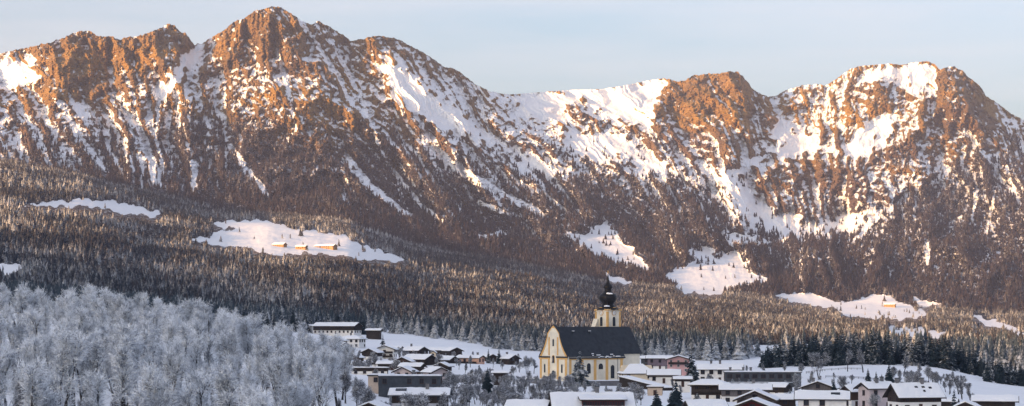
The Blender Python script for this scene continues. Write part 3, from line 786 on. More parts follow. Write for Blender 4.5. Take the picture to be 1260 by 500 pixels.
def broadleaf(seed, n_limb=11, upright=.75, twigs=4, spread=.30, multi=1, tw=.0021):
    """unit-height tree; returns (limb mesh data, twig mesh data)"""
    r = random.Random(seed); segs = []; tws = []
    def rnd(): return Vector((r.gauss(0, 1), r.gauss(0, 1), r.gauss(0, 1))).normalized()
    def grow(p, d, L, rad, lev):
        n = 4 if lev < 2 else 3
        pts = [p.copy()]; dd_ = d.copy()
        for i in range(n):
            dd_ = (dd_ + rnd()*(.10 if lev == 0 else .22) + Vector((0, 0, .10 if lev else .02))).normalized()
            p = p+dd_*(L/n); pts.append(p.copy())
        for i in range(n):
            segs.append((pts[i], pts[i+1], rad*(1-.75*i/n), rad*(1-.75*(i+1)/n), lev))
        if lev < 2:
            m = n_limb if lev == 0 else 7
            for k in range(m):
                t = (.36+.64*(k+r.random())/m) if lev == 0 else (.2+.8*(k+r.random())/m)
                i = min(int(t*n), n-1); q_ = pts[i].lerp(pts[i+1], t*n-i)
                out = rnd(); out.z *= .3; ax = (pts[i+1]-pts[i]).normalized()
                out = (out-ax*out.dot(ax)).normalized()
                nd_ = (out*(1-upright*(.55+.45*t))+ax*upright*.85+Vector((0, 0, .12))).normalized()
                ll = (spread*(1.25-.75*t) if lev == 0 else L*.52*(1.15-.5*t))*r.uniform(.75, 1.2)
                grow(q_, nd_, ll, rad*(.42 if lev == 0 else .5)*(1.1-.5*t), lev+1)
        if lev >= 1:
            m = (11 if lev == 1 else 8)
            for k in range(m):
                t = .12+.88*r.random(); i = min(int(t*n), n-1); q_ = pts[i].lerp(pts[i+1], t*n-i)
                ax = (pts[i+1]-pts[i]).normalized(); dv = (ax*.7+rnd()*.75+Vector((0, 0, .15))).normalized()
                ll = r.uniform(.045, .105); e_ = q_+dv*ll; tws.append((q_, e_, tw*1.1))
                for j in range(twigs):
                    s_ = q_.lerp(e_, r.uniform(.25, 1)); d2 = (dv*.7+rnd()*.85).normalized()
                    tws.append((s_, s_+d2*r.uniform(.022, .058), tw*r.uniform(.7, 1.1)))
    for k in range(multi):
        base = Vector((r.uniform(-.03, .03), r.uniform(-.03, .03), -.03))*(1 if multi > 1 else 0)+Vector((0, 0, -.03))
        lean = Vector((r.uniform(-.16, .16), r.uniform(-.16, .16), 1)).normalized()
        grow(base, lean, r.uniform(.82, .92), .021/math.sqrt(multi)*1.15, 0)
    v = []; f = []
    for (a, b_, r0, r1, lev) in segs:
        ax = (b_-a).normalized(); s_ = ax.orthogonal().normalized(); t_ = ax.cross(s_); k0 = len(v); ns = 5 if lev == 0 else 3
        for (c, rr) in ((a, r0), (b_, r1)):
            for k in range(ns):
                an = 6.283*k/ns; v.append(tuple(c+s_*rr*math.cos(an)+t_*rr*math.sin(an)))
        for k in range(ns): f.append((k0+k, k0+(k+1) % ns, k0+ns+(k+1) % ns, k0+ns+k))
    tv = []; tf = []
    for (a, b_, w) in tws:
        ax = (b_-a).normalized(); s_ = ax.cross(rnd()).normalized()*w; k0 = len(tv)
        tv += [tuple(a-s_), tuple(a+s_), tuple(b_+s_*.6), tuple(b_-s_*.6)]; tf.append((k0, k0+1, k0+2, k0+3))
    return v, f, tv, tf
def bl_mesh(seed, limb_mat, twig_mat, **kw):
    v, f, tv, tf = broadleaf(seed, **kw)
    zs = max(p[2] for p in tv); sc = 1/zs
    a = bpy.data.meshes.new('trunk'); a.from_pydata([tuple(c*sc for c in p) for p in v], [], f); a.materials.append(limb_mat)
    b = bpy.data.meshes.new('crown'); b.from_pydata([tuple(c*sc for c in p) for p in tv], [], tf); b.materials.append(twig_mat)
    return a, b
FROST = [bl_mesh(300+k, M['frost_limb'], M['frost_twig'], n_limb=(11, 12, 10, 12, 9, 10, 8, 8)[k], upright=(.70, .80, .66, .76, .86, .70, .88, .84)[k], spread=(.27, .23, .29, .25, .18, .28, .15, .17)[k], multi=(1, 2, 1, 3, 1, 2, 1, 2)[k], tw=.0017) for k in range(8)]
BARE = [bl_mesh(330+k, M['frost_limb'], M['bare_twig'], n_limb=(11, 7)[k % 2], upright=(.74, .66)[k % 2], spread=(.25, .34)[k % 2], multi=(1, 4)[k % 2], twigs=(4, 3)[k % 2], tw=.0026) for k in range(6)]
def put_leafless(u, D, h, label, group=None, kinds=FROST, name='frosted_tree', wide=1.0, dz=0.0):
    e = empty(name, ((u-CU)*D/FPX, D, ground_at(u, D)+dz), random.random()*6.28)
    a, b = random.choice(kinds)
    for nm, me in (('trunk', a), ('crown', b)):
        o = bpy.data.objects.new(nm, me); link(o, e); o.scale = (h*wide, h*wide, h)
    tag(e, label, 'tree', group); return e
VT_U = [-60, 0, 60, 100, 150, 200, 260, 300, 340, 380, 410, 430]
VT_V = [340, 347, 350, 346, 354, 362, 366, 374, 388, 394, 402, 418]
nf = 0
for k in range(130):
    u = random.uniform(-50, 425); D = random.uniform(265, 600)
    put_leafless(u, D, random.uniform(5, 11), 'slim dark sapling in the undergrowth of the frosted left wood', 'saplings under the frosted wood', BARE[::2], 'sapling_tree', .75)
for (D, n, drop, u1) in ((610, 24, 0, 425), (555, 22, 7, 430), (500, 21, 17, 425), (440, 20, 30, 415), (385, 18, 45, 405), (330, 15, 64, 390), (275, 12, 88, 350)):
    for k in range(n):
        u = -50+(u1+50)*(k+random.uniform(.1, .9))/n
        vt = float(np.interp(u, VT_U, VT_V))+drop*random.uniform(.75, 1.25)+random.uniform(-4, 8)
        DD = D*random.uniform(.96, 1.05); h = min(max(top_h(u, DD, vt), 10), 27)
        row = 'nearest rows' if D < 350 else ('middle rows' if D < 500 else 'back rows')
        put_leafless(u, DD, h, 'hoar frosted leafless tree in the %s of the left wood' % row, 'frosted trees of the left wood, %s' % row, wide=random.uniform(.8, 1.1)); nf += 1
# ------------------------------------------------------------------ houses
def mesh_of(mb, mat, name):
    me = bpy.data.meshes.new(name); me.from_pydata(mb.v, [], mb.f); me.materials.append(mat); return me
# one window, shared: frame with a bevelled-in pane, 1.1 x 1.4 m, facing -y, centred on the wall face
def win_meshes(w, h, fm):
    fr = MB()
    for (x0, x1, z0, z1) in ((-w/2-.12, -w/2, -h/2-.12, h/2+.12), (w/2, w/2+.12, -h/2-.12, h/2+.12), (-w/2, w/2, h/2, h/2+.12), (-w/2, w/2, -h/2-.12, -h/2), (-.03, .03, -h/2, h/2)):
        fr.box(x0, x1, -.10, .05, z0, z1)
    fr.box(-w/2-.2, w/2+.2, -.2, -.101, -h/2-.2, -h/2-.121)
    return mesh_of(fr, fm, 'window'), mesh_of(MB().box(-w/2, w/2, -.04, .04, -h/2, h/2), M['glass'], 'pane')
WIN = {}
def window(parent, x, y, z, rz, w=1.2, h=1.4, fm='frame_w', name='window'):
    k = (round(w, 2), round(h, 2), fm)
    if k not in WIN: WIN[k] = win_meshes(w, h, M[fm])
    a, b = WIN[k]
    o = bpy.data.objects.new(name, a); link(o, parent); o.location = (x, y, z); o.rotation_euler = (0, 0, rz)
    p = bpy.data.objects.new('pane', b); link(p, o); return o
def snow_on(prof_f, x0, x1, seed, th=.38, step=1.1):
    """snow blanket following a roof: prof_f gives list of (y, z) from eave over ridge to eave"""
    r = np.random.default_rng(seed); pr = prof_f; n = max(2, int((x1-x0)/step)); mb = MB(); m = len(pr)
    y = np.array([p[0] for p in pr]); z = np.array([p[1] for p in pr])
    for i in range(n+1):
        x = x0+(x1-x0)*i/n; end = (i in (0, n))
        for j in range(m):
            t = th*(.75+.5*r.random())*(.55 if end else 1)*(.6 if j in (0, m-1) else 1)
            mb.v.append((x, y[j]+(r.random()-.5)*.12, z[j]+t))
        for j in range(m): mb.v.append((x, y[j], z[j]+.004))
    s = 2*m
    for i in range(n):
        a = i*s; b = a+s
        for j in range(m-1):
            mb.f.append((a+j, a+j+1, b+j+1, b+j)); mb.f.append((a+m+j, b+m+j, b+m+j+1, a+m+j+1))
        mb.f.append((a, b, b+m, a+m)); mb.f.append((a+m-1, a+2*m-1, b+2*m-1, b+m-1))
    for a, rev in ((0, 0), (n*s, 1)):
        for j in range(m-1): mb.f.append((a+j, a+m+j, a+m+j+1, a+j+1))
    return mb
def solve_D(u, v, Ht, lo=330, hi=1750):
    Ds = np.arange(lo, hi, 2.); f = zg(np.full(Ds.shape, float(u)), Ds)+Ht-(CAMZ+(HV-v)*Ds/FPX)
    s = np.where(np.sign(f[:-1]) != np.sign(f[1:]))[0]
    return float(Ds[s[0]]) if len(s) else None
n_house = 0
HOUSES = []
def house(label, u, v, rot, Lpx, Wpx, H=5.6, pitch=23, wall='white', upper='wood_dark', split=.5, D=None, roof='gable', ov=1.1, chim=(), balc=(), sky=(), rows=None, cat='house', group=None, name='house', fm='frame_d', winw=1.2, snow=True, roofm='wood_dark', door=True, tall=None, timber_gable=False, th=.40, windows=True):
    """u, v: photo position of the ridge; rot: turn of the ridge in degrees (>0: right end farther); Lpx, Wpx: true size in photo pixels"""
    global n_house
    n_house += 1; sd = 1000+n_house*7; r = random.Random(sd)
    est = D or 900
    for _ in range(4):
        W = Wpx*est/FPX; L = Lpx*est/FPX
        rise = 0 if roof == 'flat' else math.tan(R(pitch))*(W/2)
        Ht = H+rise+.75
        if D: break
        d2 = solve_D(u, v, Ht)
        if d2 is None: print('no solution', label); d2 = est
        est = d2
    DD = est; zr = CAMZ+(HV-v)*DD/FPX; g = ground_at(u, DD)
    z0 = zr-Ht
    below = max(0, z0-g)+2.5
    e = empty(name, ((u-CU)*DD/FPX, DD, z0), R(rot))
    HOUSES.append((label, DD, L, W, z0-g))
    tag(e, label, cat, group)
    hl, hw = L/2, W/2; h1 = H*split if upper else H
    if not upper and roof != 'flat' and not timber_gable:
        MB().prism([(-hw, -below), (hw, -below), (hw, H), (0, H+rise), (-hw, H)], 'x', -hl, hl).build('wall', M[wall], e)
    else:
        MB().box(-hl, hl, -hw, hw, -below, h1).build('wall', M[wall], e)
        um = M[upper] if upper else M['wood_dark']
        if roof == 'flat' or roof == 'hip':
            if upper: MB().box(-hl-.05, hl+.05, -hw-.05, hw+.05, h1, H).build('timber_storey', um, e)
        else:
            q_ = .05
            MB().prism([(-hw-q_, h1), (hw+q_, h1), (hw+q_, H), (0, H+rise), (-hw-q_, H)], 'x', -hl-q_, hl+q_).build('timber_storey', um, e)
    t = math.tan(R(pitch)); eo = ov; go = ov
    if roof == 'gable':
        ze = H-t*eo
        def pr(k): return [(-(hw+eo), ze+k), (0, H+rise+k), (hw+eo, ze+k)]
        top = [(-(hw+eo), ze+.30), (0, H+rise+.30), (hw+eo, ze+.30)]
        ro = MB().prism([(-(hw+eo), ze+.04), (0, H+rise+.04), (hw+eo, ze+.04)]+top[::-1], 'x', -hl-go, hl+go).build('roof', M[roofm], e)
        # barge boards
        for s in (-1, 1):
            x = s*(hl+go); bo = MB()
            for sy_ in (-1, 1):
                bo.prism([(sy_*(hw+eo), ze-.18), (0, H+rise-.18), (0, H+rise+.34), (sy_*(hw+eo), ze+.34)], 'x', x+s*.003, x+s*.07)
            bo.build('barge_board', M[roofm], ro)
        if snow:
            m_ = 4; yy = [-(hw+eo)+.08+(hw+eo-.08)*i/m_ for i in range(m_)]+[0]+[(hw+eo-.08)*(i+1)/m_ for i in range(m_)]
            prof = [(y, H+rise+.30-t*abs(y)) for y in yy]
            so = snow_on(prof, -hl-go+.1, hl+go-.1, sd, th).build('roof_snow', M['snow'], ro)
    elif roof == 'hip':
        rl = max(hl-hw*.85, .6); ze = H-t*eo
        def hip(k, shr=0.0):
            a, b = hl+eo-shr, hw+eo-shr
            return [(-a, -b, ze+k), (a, -b, ze+k), (a, b, ze+k), (-a, b, ze+k), (-rl, 0, H+rise+k), (rl, 0, H+rise+k)]
        def hipmesh(k0, k1, shr):
            mb = MB(); mb.v = hip(k0, shr)+hip(k1, shr)
            mb.f = [(3, 2, 1, 0), (6, 7, 11, 10), (7, 8, 11), (8, 9, 10, 11), (9, 6, 10), (0, 1, 7, 6), (1, 2, 8, 7), (2, 3, 9, 8), (3, 0, 6, 9)]; return mb
        ro = hipmesh(.0, .28, 0).build('roof', M[roofm], e)
        if snow: hipmesh(.284, .284+th, .08).build('roof_snow', M['snow'], ro)
    else:
        ro = MB().box(-hl-ov, hl+ov, -hw-ov, hw+ov, H+.003, H+.38).build('roof', M[roofm], e)
        if snow: snow_on([(y, H+.38) for y in np.linspace(-hw-ov+.1, hw+ov-.1, 6)], -hl-ov+.1, hl+ov-.1, sd, th).build('roof_snow', M['snow'], ro)
    # chimneys: (position along the ridge -1..1, across -1..1)
    for (cx, cy) in chim:
        x, y = cx*hl, cy*hw; zt = H+rise-t*abs(y) if roof != 'flat' else H
        ch = MB().box(x-.45, x+.45, y-.45, y+.45, zt+.2, zt+2.0).build('chimney', M['stone'], ro)
        MB().box(x-.58, x+.58, y-.58, y+.58, zt+2.003, zt+2.2).build('chimney_cap', M['dgrey'], ro)
    # skylights on the camera slope: (along, across 0..1 from ridge to eave, width, height)
    for (cx, cy, sw, sh) in sky:
        x = cx*hl; y = -cy*(hw+eo); zz = H+rise+.30-t*abs(y)+th*.9
        ca, sa = math.cos(R(pitch)), math.sin(R(pitch)); mb = MB()
        pts_ = []
        for (dx, dy) in ((-sw/2, -sh/2), (sw/2, -sh/2), (sw/2, sh/2), (-sw/2, sh/2)):
            pts_.append((x+dx, y+dy*ca, zz+dy*sa))
        mb.v = [(a, b, c-.3) for a, b, c in pts_]+[(a, b, c+.22) for a, b, c in pts_]
        mb.f = [(3, 2, 1, 0), (4, 5, 6, 7), (0, 1, 5, 4), (1, 2, 6, 5), (2, 3, 7, 6), (3, 0, 4, 7)]
        mb.build('skylight', M['glass'], ro)
    # windows on every wall
    if windows:
        nfl = rows or max(1, int(round(H/2.8)))
        for side in range(4):
            Ls = L if side in (0, 2) else W
            n = max(1, int(Ls/3.4)); rz = (0, math.pi/2, math.pi, -math.pi/2)[side]
            for fl in range(nfl):
                zc = (fl+.55)*H/nfl
                off = hw if side in (0, 2) else hl
                off += .055 if (upper and zc > h1-.9) else .003
                for k in range(n):
                    if r.random() < .12: continue
                    s = -Ls/2+Ls*(k+.5)/n
                    x, y = ((s, -off), (off, s), (-s, off), (-off, -s))[side]
                    if door and fl == 0 and side == 0 and k == n//2:
                        d_ = MB().box(x-.55, x+.55, y-.06, y+.05, 0.05, 2.15).build('door', M['frame_d'], e)
                        MB().box(x+.36, x+.44, y-.12, y-.061, 1.0, 1.14).build('door_handle', M['stone'], d_)
                        continue
                    window(e, x, y, zc, rz, winw, min(1.4, H/nfl*.5), fm)
            if side in (1, 3) and roof == 'gable' and rise > 2.0:
                x = (hl+(.055 if upper else .003))*(1 if side == 1 else -1)
                window(e, x, 0, H+rise*.33, rz, winw, 1.2, fm)
    # balconies: 'l','r' gable ends, 'f' camera side; (side, height fraction)
    for (sd_, hf) in balc:
        z = H*hf; dp = 1.25; b = MB(); rl_ = MB()
        if sd_ == 'f':
            b.box(-hl*.92, hl*.92, -hw-dp, -hw-.07, z-.16, z); rl_.box(-hl*.92, hl*.92, -hw-dp-.06, -hw-dp-.003, z-.05, z+1.0)
        else:
            s = -1 if sd_ == 'l' else 1
            x0, x1 = sorted((s*(hl+.07), s*(hl+dp))); b.box(x0, x1, -hw*.92, hw*.92, z-.16, z)
            x0, x1 = sorted((s*(hl+dp+.003), s*(hl+dp+.06))); rl_.box(x0, x1, -hw*.92, hw*.92, z-.05, z+1.0)
        bo = b.build('balcony', M['wood_dark'], e); rl_.build('railing', M['wood_dark'], bo)
    return e

# --- left: farm on the upper snowfield and the hamlet below it
house('long farmhouse on the upper snowfield, half dark timber and half white', 415, 396.5, -22, 56, 20, 6.0, 20, 'white', 'wood_dark', .45, D=1500, chim=((.3, .1),), balc=(('r', .5), ('f', .5)))
house('low white annex at the left end of the long farmhouse', 379, 399, -18, 16, 10, 4.0, 14, 'white', None, D=1520)
house('low dark shed right of the long farmhouse', 460, 404, -10, 17, 9, 3.2, 18, 'wood_dark', None, D=1480, windows=False, name='shed', cat='shed')
house('white villa with hipped roof below the long farmhouse', 433, 412.5, -20, 28, 20, 6.0, 18, 'white', None, D=1300, roof='hip', chim=((-.1, 0),), winw=1.5)
house('chalet with timber gable left of the white hipped villa', 415, 413.5, 78, 18, 20, 4.6, 23, 'white', 'wood', .5, D=1270, balc=(('l', .5),))
house('dark chalet low in front of the white hipped villa', 416, 420.5, -38, 22, 15, 4.2, 23, 'wood_dark', 'wood_dark', D=1200)
house('white villa with two dark balconies and wide gable', 475, 424, 84, 22, 23, 7.4, 20, 'white', None, D=1140, balc=(('l', .38), ('l', .70)), chim=((.5, .3),), winw=1.4, ov=1.6)
house('dark timber barn with white lower front left of the balconied villa', 458, 428, 72, 20, 19, 5.0, 24, 'white', 'wood_dark', .55, D=1100)
house('small white garage with dark gable below the balconied villa', 465, 443, 80, 14, 10, 2.8, 25, 'white', 'wood_dark', .8, D=960, cat='garage', name='garage', windows=False)
house('brown chalet with pale upper window right of the garage', 497, 438.5, 80, 20, 20, 4.2, 24, 'beige', 'wood', .5, D=1000)
house('large dark gabled chalet with long snowy roof facing the field', 516, 435.5, -36, 34, 22, 5.4, 23, 'white', 'wood_dark', .42, D=1040, chim=((-.4, .2),), balc=(('r', .5),))
house('dark chalet at the top of the hamlet with gable to the right', 511, 426, -40, 26, 18, 5.2, 23, 'white', 'wood_dark', .3, D=1230, chim=((-.5, 0),))
house('little cream house with steep gable between dark chalets', 533.5, 430.5, 82, 8, 6.5, 4.6, 35, 'cream', None, D=1120, ov=.4)
house('dark chalet in the upper hamlet with low wide roof', 540, 427, -30, 20, 14, 4.6, 20, 'wood_dark', 'wood_dark', D=1260)
house('dark chalet with white window band at the hamlet top right', 557, 426.8, -60, 18, 16, 5.4, 23, 'white', 'wood_dark', .35, D=1230, balc=(('r', .45),))
house('chalet with white ground floor and dark gable left of the pink house', 549, 437.5, -34, 22, 18, 5.2, 22, 'white', 'wood_dark', .5, D=1080, balc=(('r', .52),))
house('long salmon pink house with dark central balcony', 579, 436.5, -26, 30, 17, 5.8, 16, 'salmon', None, D=1090, balc=(('f', .5),), chim=((.6, .2),), winw=1.3)
house('small dark chalet behind the two slim conifers', 601, 435, -55, 15, 13, 4.6, 24, 'wood_dark', 'wood_dark', D=1150)
house('dark chalet at the right end of the hamlet', 626, 435.8, -48, 20, 16, 4.4, 25, 'wood_dark', 'wood_dark', D=1120, chim=((-.5, .2),))
house('low dark chalet below the brown chalet', 507, 446, -20, 26, 14, 4.0, 22, 'wood', 'wood_dark', .5, D=900)
house('white walled chalet right of the large dark gabled one', 545, 445, 75, 18, 17, 4.8, 24, 'white', 'wood_dark', .5, D=950, balc=(('l', .5),))
house('small brown chalet left below the white villa', 438, 435, 70, 14, 14, 4.2, 25, 'white', 'wood', .5, D=1060)
house('low snowy roofed chalet above the flat roofed building', 478, 443.5, -10, 24, 12, 3.6, 20, 'wood_grey', 'wood_dark', .5, D=940)
house('white gabled house at the left foot of the hamlet', 432, 443, -25, 22, 14, 4.4, 22, 'white', 'wood_dark', .5, D=930)
house('small dark hay barn in the upper hamlet', 486, 425.5, -20, 16, 11, 4.0, 22, 'wood_dark', 'wood_dark', D=1280, cat='barn', name='barn', windows=False)
house('timber chalet at the left foot of the farm field', 398, 428, -30, 20, 14, 4.2, 22, 'wood', 'wood_dark', .5, D=1120)
# --- centre left, nearer
house('lilac gabled house, left one of the pair', 499, 450, 76, 24, 21, 5.0, 25, 'lilac', None, D=800, winw=1.1, fm='frame_d')
house('lilac gabled house, right one of the pair', 536, 450.5, 118, 26, 22, 5.0, 24, 'lilac', None, D=790, winw=1.1, fm='frame_d')
house('low long building under a flat snowy roof beside the garage', 455, 451.5, -4, 44, 12, 3.0, 10, 'white', 'wood_dark', .6, D=860, roof='flat', ov=.6)
house('wide dark grey hall with flat snowy roof', 505, 461, -3, 76, 26, 5.8, 10, 'dgrey', 'dgrey', .5, D=640, roof='flat', ov=.2, roofm='dgrey', chim=((.1, .2),))
house('beige house with flat snowy roof at the left end of the dark hall', 464, 460, -4, 19, 24, 8.0, 10, 'beige', None, D=665, roof='flat', ov=.3)
house('house with broad white roof and dark roof terrace in the foreground', 517, 476.5, -2, 66, 36, 4.2, 17, 'greywall', 'wood_dark', .5, D=500, sky=((-.68, .42, 2.8, 1.6),), chim=((.28, -.25),), roofm='dgrey')
house('chalet roof at the bottom edge left of the broad white roof', 459, 492.5, 82, 40, 36, 4.4, 22, 'wood', 'wood_dark', .4, D=440)
house('small white garage at the bottom edge', 499, 492, 0, 10, 10, 3.0, 8, 'white', None, D=455, roof='flat', ov=.15, cat='garage', name='garage', windows=False)
house('small dark shed with snowy roof below the snowfield', 616, 455.5, -6, 17, 10, 2.8, 14, 'wood_dark', None, D=800, cat='shed', name='shed', windows=False)
# --- round the church
house('grey building behind the right end of the church', 795, 437.5, -5, 12, 12, 5.0, 18, 'dgrey', None, D=1040)
house('long purple grey building behind the church', 812, 437, -4, 30, 16, 5.8, 16, 'white', 'purple', .30, D=1010)
house('pink house with three rows of windows', 835, 436.5, 84, 24, 27, 6.4, 16, 'pink', None, D=960, rows=3, winw=1.0, fm='frame_w', balc=(('l', .64),), chim=((.4, .4),))
house('snowy roofed white outbuilding below the pink house', 817, 454, -5, 36, 20, 3.6, 25, 'white', 'wood_grey', .7, D=800, chim=((.15, .1),))
house('white house with two chimneys right of the tall spruce', 886, 447.5, -8, 52, 22, 5.6, 23, 'white', None, D=830, chim=((-.42, .1), (0, 0)), winw=1.5)
house('long dark modern block with flat roof', 938, 456.5, -2, 92, 26, 5.8, 10, 'dgrey', 'dgrey', .5, D=800, roof='flat', ov=.4, roofm='dgrey', winw=1.8, chim=((-.85, .2), (-.5, .3), (-.3, .3)))
house('lower dark wing in front of the long modern block', 928, 469.5, -2, 92, 12, 3.4, 10, 'dgrey', 'dgrey', .5, D=740, roof='flat', ov=.2, roofm='dgrey', winw=1.8, th=.12)
house('dark chalet with hipped snowy roof and pale ground floor', 873, 466, -18, 40, 24, 5.6, 20, 'white', 'wood_dark', .36, D=670, roof='hip', balc=(('f', .55),))
house('long snowy roofed house behind the timber framed gable', 917, 471.5, -5, 58, 22, 4.8, 23, 'white', 'wood_grey', .5, D=650, chim=((.35, .1),))
house('house with white timber framed gable', 931, 478.5, 78, 44, 44, 5.4, 23, 'white', 'wood_grey', .5, D=540, balc=(('l', .8),))
house('house with dark red panelled gable at the bottom edge', 929, 488.5, 74, 40, 60, 4.2, 21, 'beige', 'red', .40, D=470, balc=(('l', .55),))
house('dark chalet with snowy roof right of the timber framed gable', 966, 484, -8, 24, 18, 4.4, 22, 'wood_dark', 'wood_dark', D=560)
house('white house with dark roof opening at the bottom right', 1012, 480, -10, 58, 30, 5.0, 24, 'white', None, D=520, sky=((.55, .45, 2.4, .9),))
house('grey chalet with broad gable behind the white house', 1008, 467.5, 74, 26, 40, 4.0, 20, 'wood_grey', 'wood_grey', .5, D=700, chim=((.0, .35),))
house('narrow house with brown timber top and white ground floor', 1048, 473, 36, 17, 16, 5.4, 32, 'white', 'wood', .45, D=620)
house('pale grey house with left gable', 1078, 469, 24, 36, 24, 6.6, 24, 'lilac', None, D=610, chim=((-.1, -.3), (.5, .1)), winw=1.1)
house('house with large steep snowy roof and small skylights', 1125, 470.5, 14, 54, 36, 4.4, 36, 'white', 'wood_dark', .6, D=560, sky=((-.05, .35, .9, .6), (.3, .35, .9, .6), (.62, .4, .9, .6), (.25, .62, .6, .6)), chim=((-.85, .05), (.35, -.05)))
house('dark timber barn at the right edge', 1224, 485.5, -14, 48, 24, 4.4, 20, 'wood_dark', 'wood_dark', D=560, cat='barn', name='barn', windows=False)
house('small dark shed with snowy roof left of the dark barn', 1166, 489, -18, 18, 10, 2.6, 20, 'wood_dark', None, D=600, cat='shed', name='shed', windows=False)
house('tiny hut among the trees on the knoll', 1051, 443.5, 10, 6, 5, 2.6, 25, 'wood_dark', None, D=1120, cat='hut', name='hut', windows=False)
house('low garage with snowy roof between the outbuilding and dark chalet', 840, 462.5, -4, 18, 12, 3.0, 15, 'white', 'wood_dark', .7, D=740, cat='garage', name='garage')
house('small white chalet behind the long snowy roofed house', 958, 470.5, -30, 20, 14, 4.2, 23, 'white', 'wood_dark', .5, D=720)
house('brown chalet at the bottom edge right of the steep roofed house', 1190, 492, 70, 26, 26, 4.2, 24, 'white', 'wood', .5, D=480)
house('low roof at the bottom edge left of the foreground chalet', 650, 491, -12, 44, 26, 4.0, 24, 'white', 'wood_dark', .5, D=470)
house('dark roofed barn at the bottom edge right of the foreground chalet', 868, 491, 8, 40, 24, 4.0, 22, 'wood_dark', 'wood_dark', .5, D=470, cat='barn', name='barn')
# --- sunlit farm on the meadow half way up
def far_house(label, u, v, rot, L, W, H, pitch, wall):
    j = int(np.argmin(np.abs(ucol-u))); i = int(np.argmin(np.abs(FV[:, j]-(v+5)))); DD = float(D1[i, j])
    e = house(label, u, v, rot, L*FPX/DD, W*FPX/DD, H, pitch, wall, None, D=DD, ov=.9, winw=1.4, cat='farmhouse', name='farmhouse')
    return e
_ga = ground_at
def ground_at(u, D):
    if D < 1750: return _ga(u, D)
    j = int(np.argmin(np.abs(ucol-u))); return float(np.interp(D, D1[:, j], Z1[:, j]))
far_house('left one of the sunlit timber farm buildings on the upper meadow', 344, 298.5, -20, 20, 13, 5, 24, 'farm')
far_house('small middle one of the sunlit farm buildings on the upper meadow', 371, 301.5, -15, 17, 11, 4, 22, 'farm')
far_house('long right one of the sunlit farm buildings on the upper meadow', 401, 300.5, -25, 36, 14, 5, 22, 'farm')
far_house('lone sunlit farmhouse on the lower right meadow', 1095, 373, -20, 26, 14, 5, 22, 'farm')

# ------------------------------------------------------------------ big foreground chalet with a window dormer
fg = house('dark foreground chalet with long dormer of windows under the snowy roof', 728, 482, 4, 90, 60, 4.2, 33, 'wood', 'wood_dark', .4, D=470, chim=((.15, .02),), ov=1.4)
_, DD, L, W, _ = HOUSES[-1]
rise = math.tan(R(33))*W/2; t = math.tan(R(33))
y0, y1 = -W*.10, -W*.42
zd = 4.2+rise+.25-t*abs(y0)
dm = MB().prism([(y0, zd-.5), (y1, 4.2+rise-t*abs(y1)-.2), (y1, zd-.55), (y0, zd+.02)], 'x', -L*.16, L*.42).build('dormer', M['wood'], fg)
MB().prism([(y0+.8, zd+.06), (y1-.9, zd-.72), (y1-.9, zd-.47), (y0+.8, zd+.34)], 'x', -L*.20, L*.45).build('dormer_roof', M['wood_dark'], dm)
snow_on([(y1-.85+(y0+1.6-y1)*k/5, zd-.47+(.81)*k/5) for k in range(6)], -L*.20+.1, L*.45-.1, 555, .4).build('dormer_snow', M['snow'], dm)
for k in range(8):
    x = -L*.14+(L*.54)*(k+.5)/8
    window(fg, x, y1-.003, zd-1.55, 0, 1.5, 1.15, 'red')
MB().box(-L*.14, L*.40, y1-1.3, y1-.25, zd-2.75, zd-2.45).build('snow_ledge', M['snow'], fg)

# covered stair wall below the church: long snowy pent roof falling to the right
def stair():
    a = P(762, 463, 790); b = P(817, 477, 760)
    e = empty('covered_stair', (a.x, a.y, 0))
    d = b-a; g = ground_at(790, 775)-1.5
    v = []; 
    n = Vector((d.y, -d.x, 0)).normalized()
    def pt(p, k, dz): return (p.x-a.x+n.x*k, p.y-a.y+n.y*k, p.z+dz)
    m = MB(); m.v = [pt(a, 0, g-a.z), pt(b, 0, g-b.z), pt(b, 0, -.4), pt(a, 0, -.4), pt(a, -4, g-a.z), pt(b, -4, g-b.z), pt(b, -4, -.4), pt(a, -4, -.4)]
    m.f = [(0, 1, 2, 3), (4, 7, 6, 5), (0, 3, 7, 4), (1, 5, 6, 2), (3, 2, 6, 7), (0, 4, 5, 1)]
    m.build('wall', M['wood_dark'], e)
    def slab(z0, z1, o):
        m = MB(); m.v = [pt(a, o, z0), pt(b, o, z0), pt(b, -4-o, z0), pt(a, -4-o, z0), pt(a, o, z1), pt(b, o, z1), pt(b, -4-o, z1), pt(a, -4-o, z1)]
        m.f = [(3, 2, 1, 0), (4, 5, 6, 7), (0, 1, 5, 4), (1, 2, 6, 5), (2, 3, 7, 6), (3, 0, 4, 7)]; return m
    ro = slab(-.35, -.1, .7).build('roof', M['wood_dark'], e)
    slab(-.097, .25, .6).build('roof_snow', M['snow'], ro)
    tag(e, 'covered stairway with sloping snowy roof below the church', 'stairway')
stair()
house('beige lodge at the foot of the covered stairway', 806, 474.5, -6, 18, 10, 3.0, 12, 'beige', None, D=700, roof='flat', ov=.5, windows=True, rows=1)
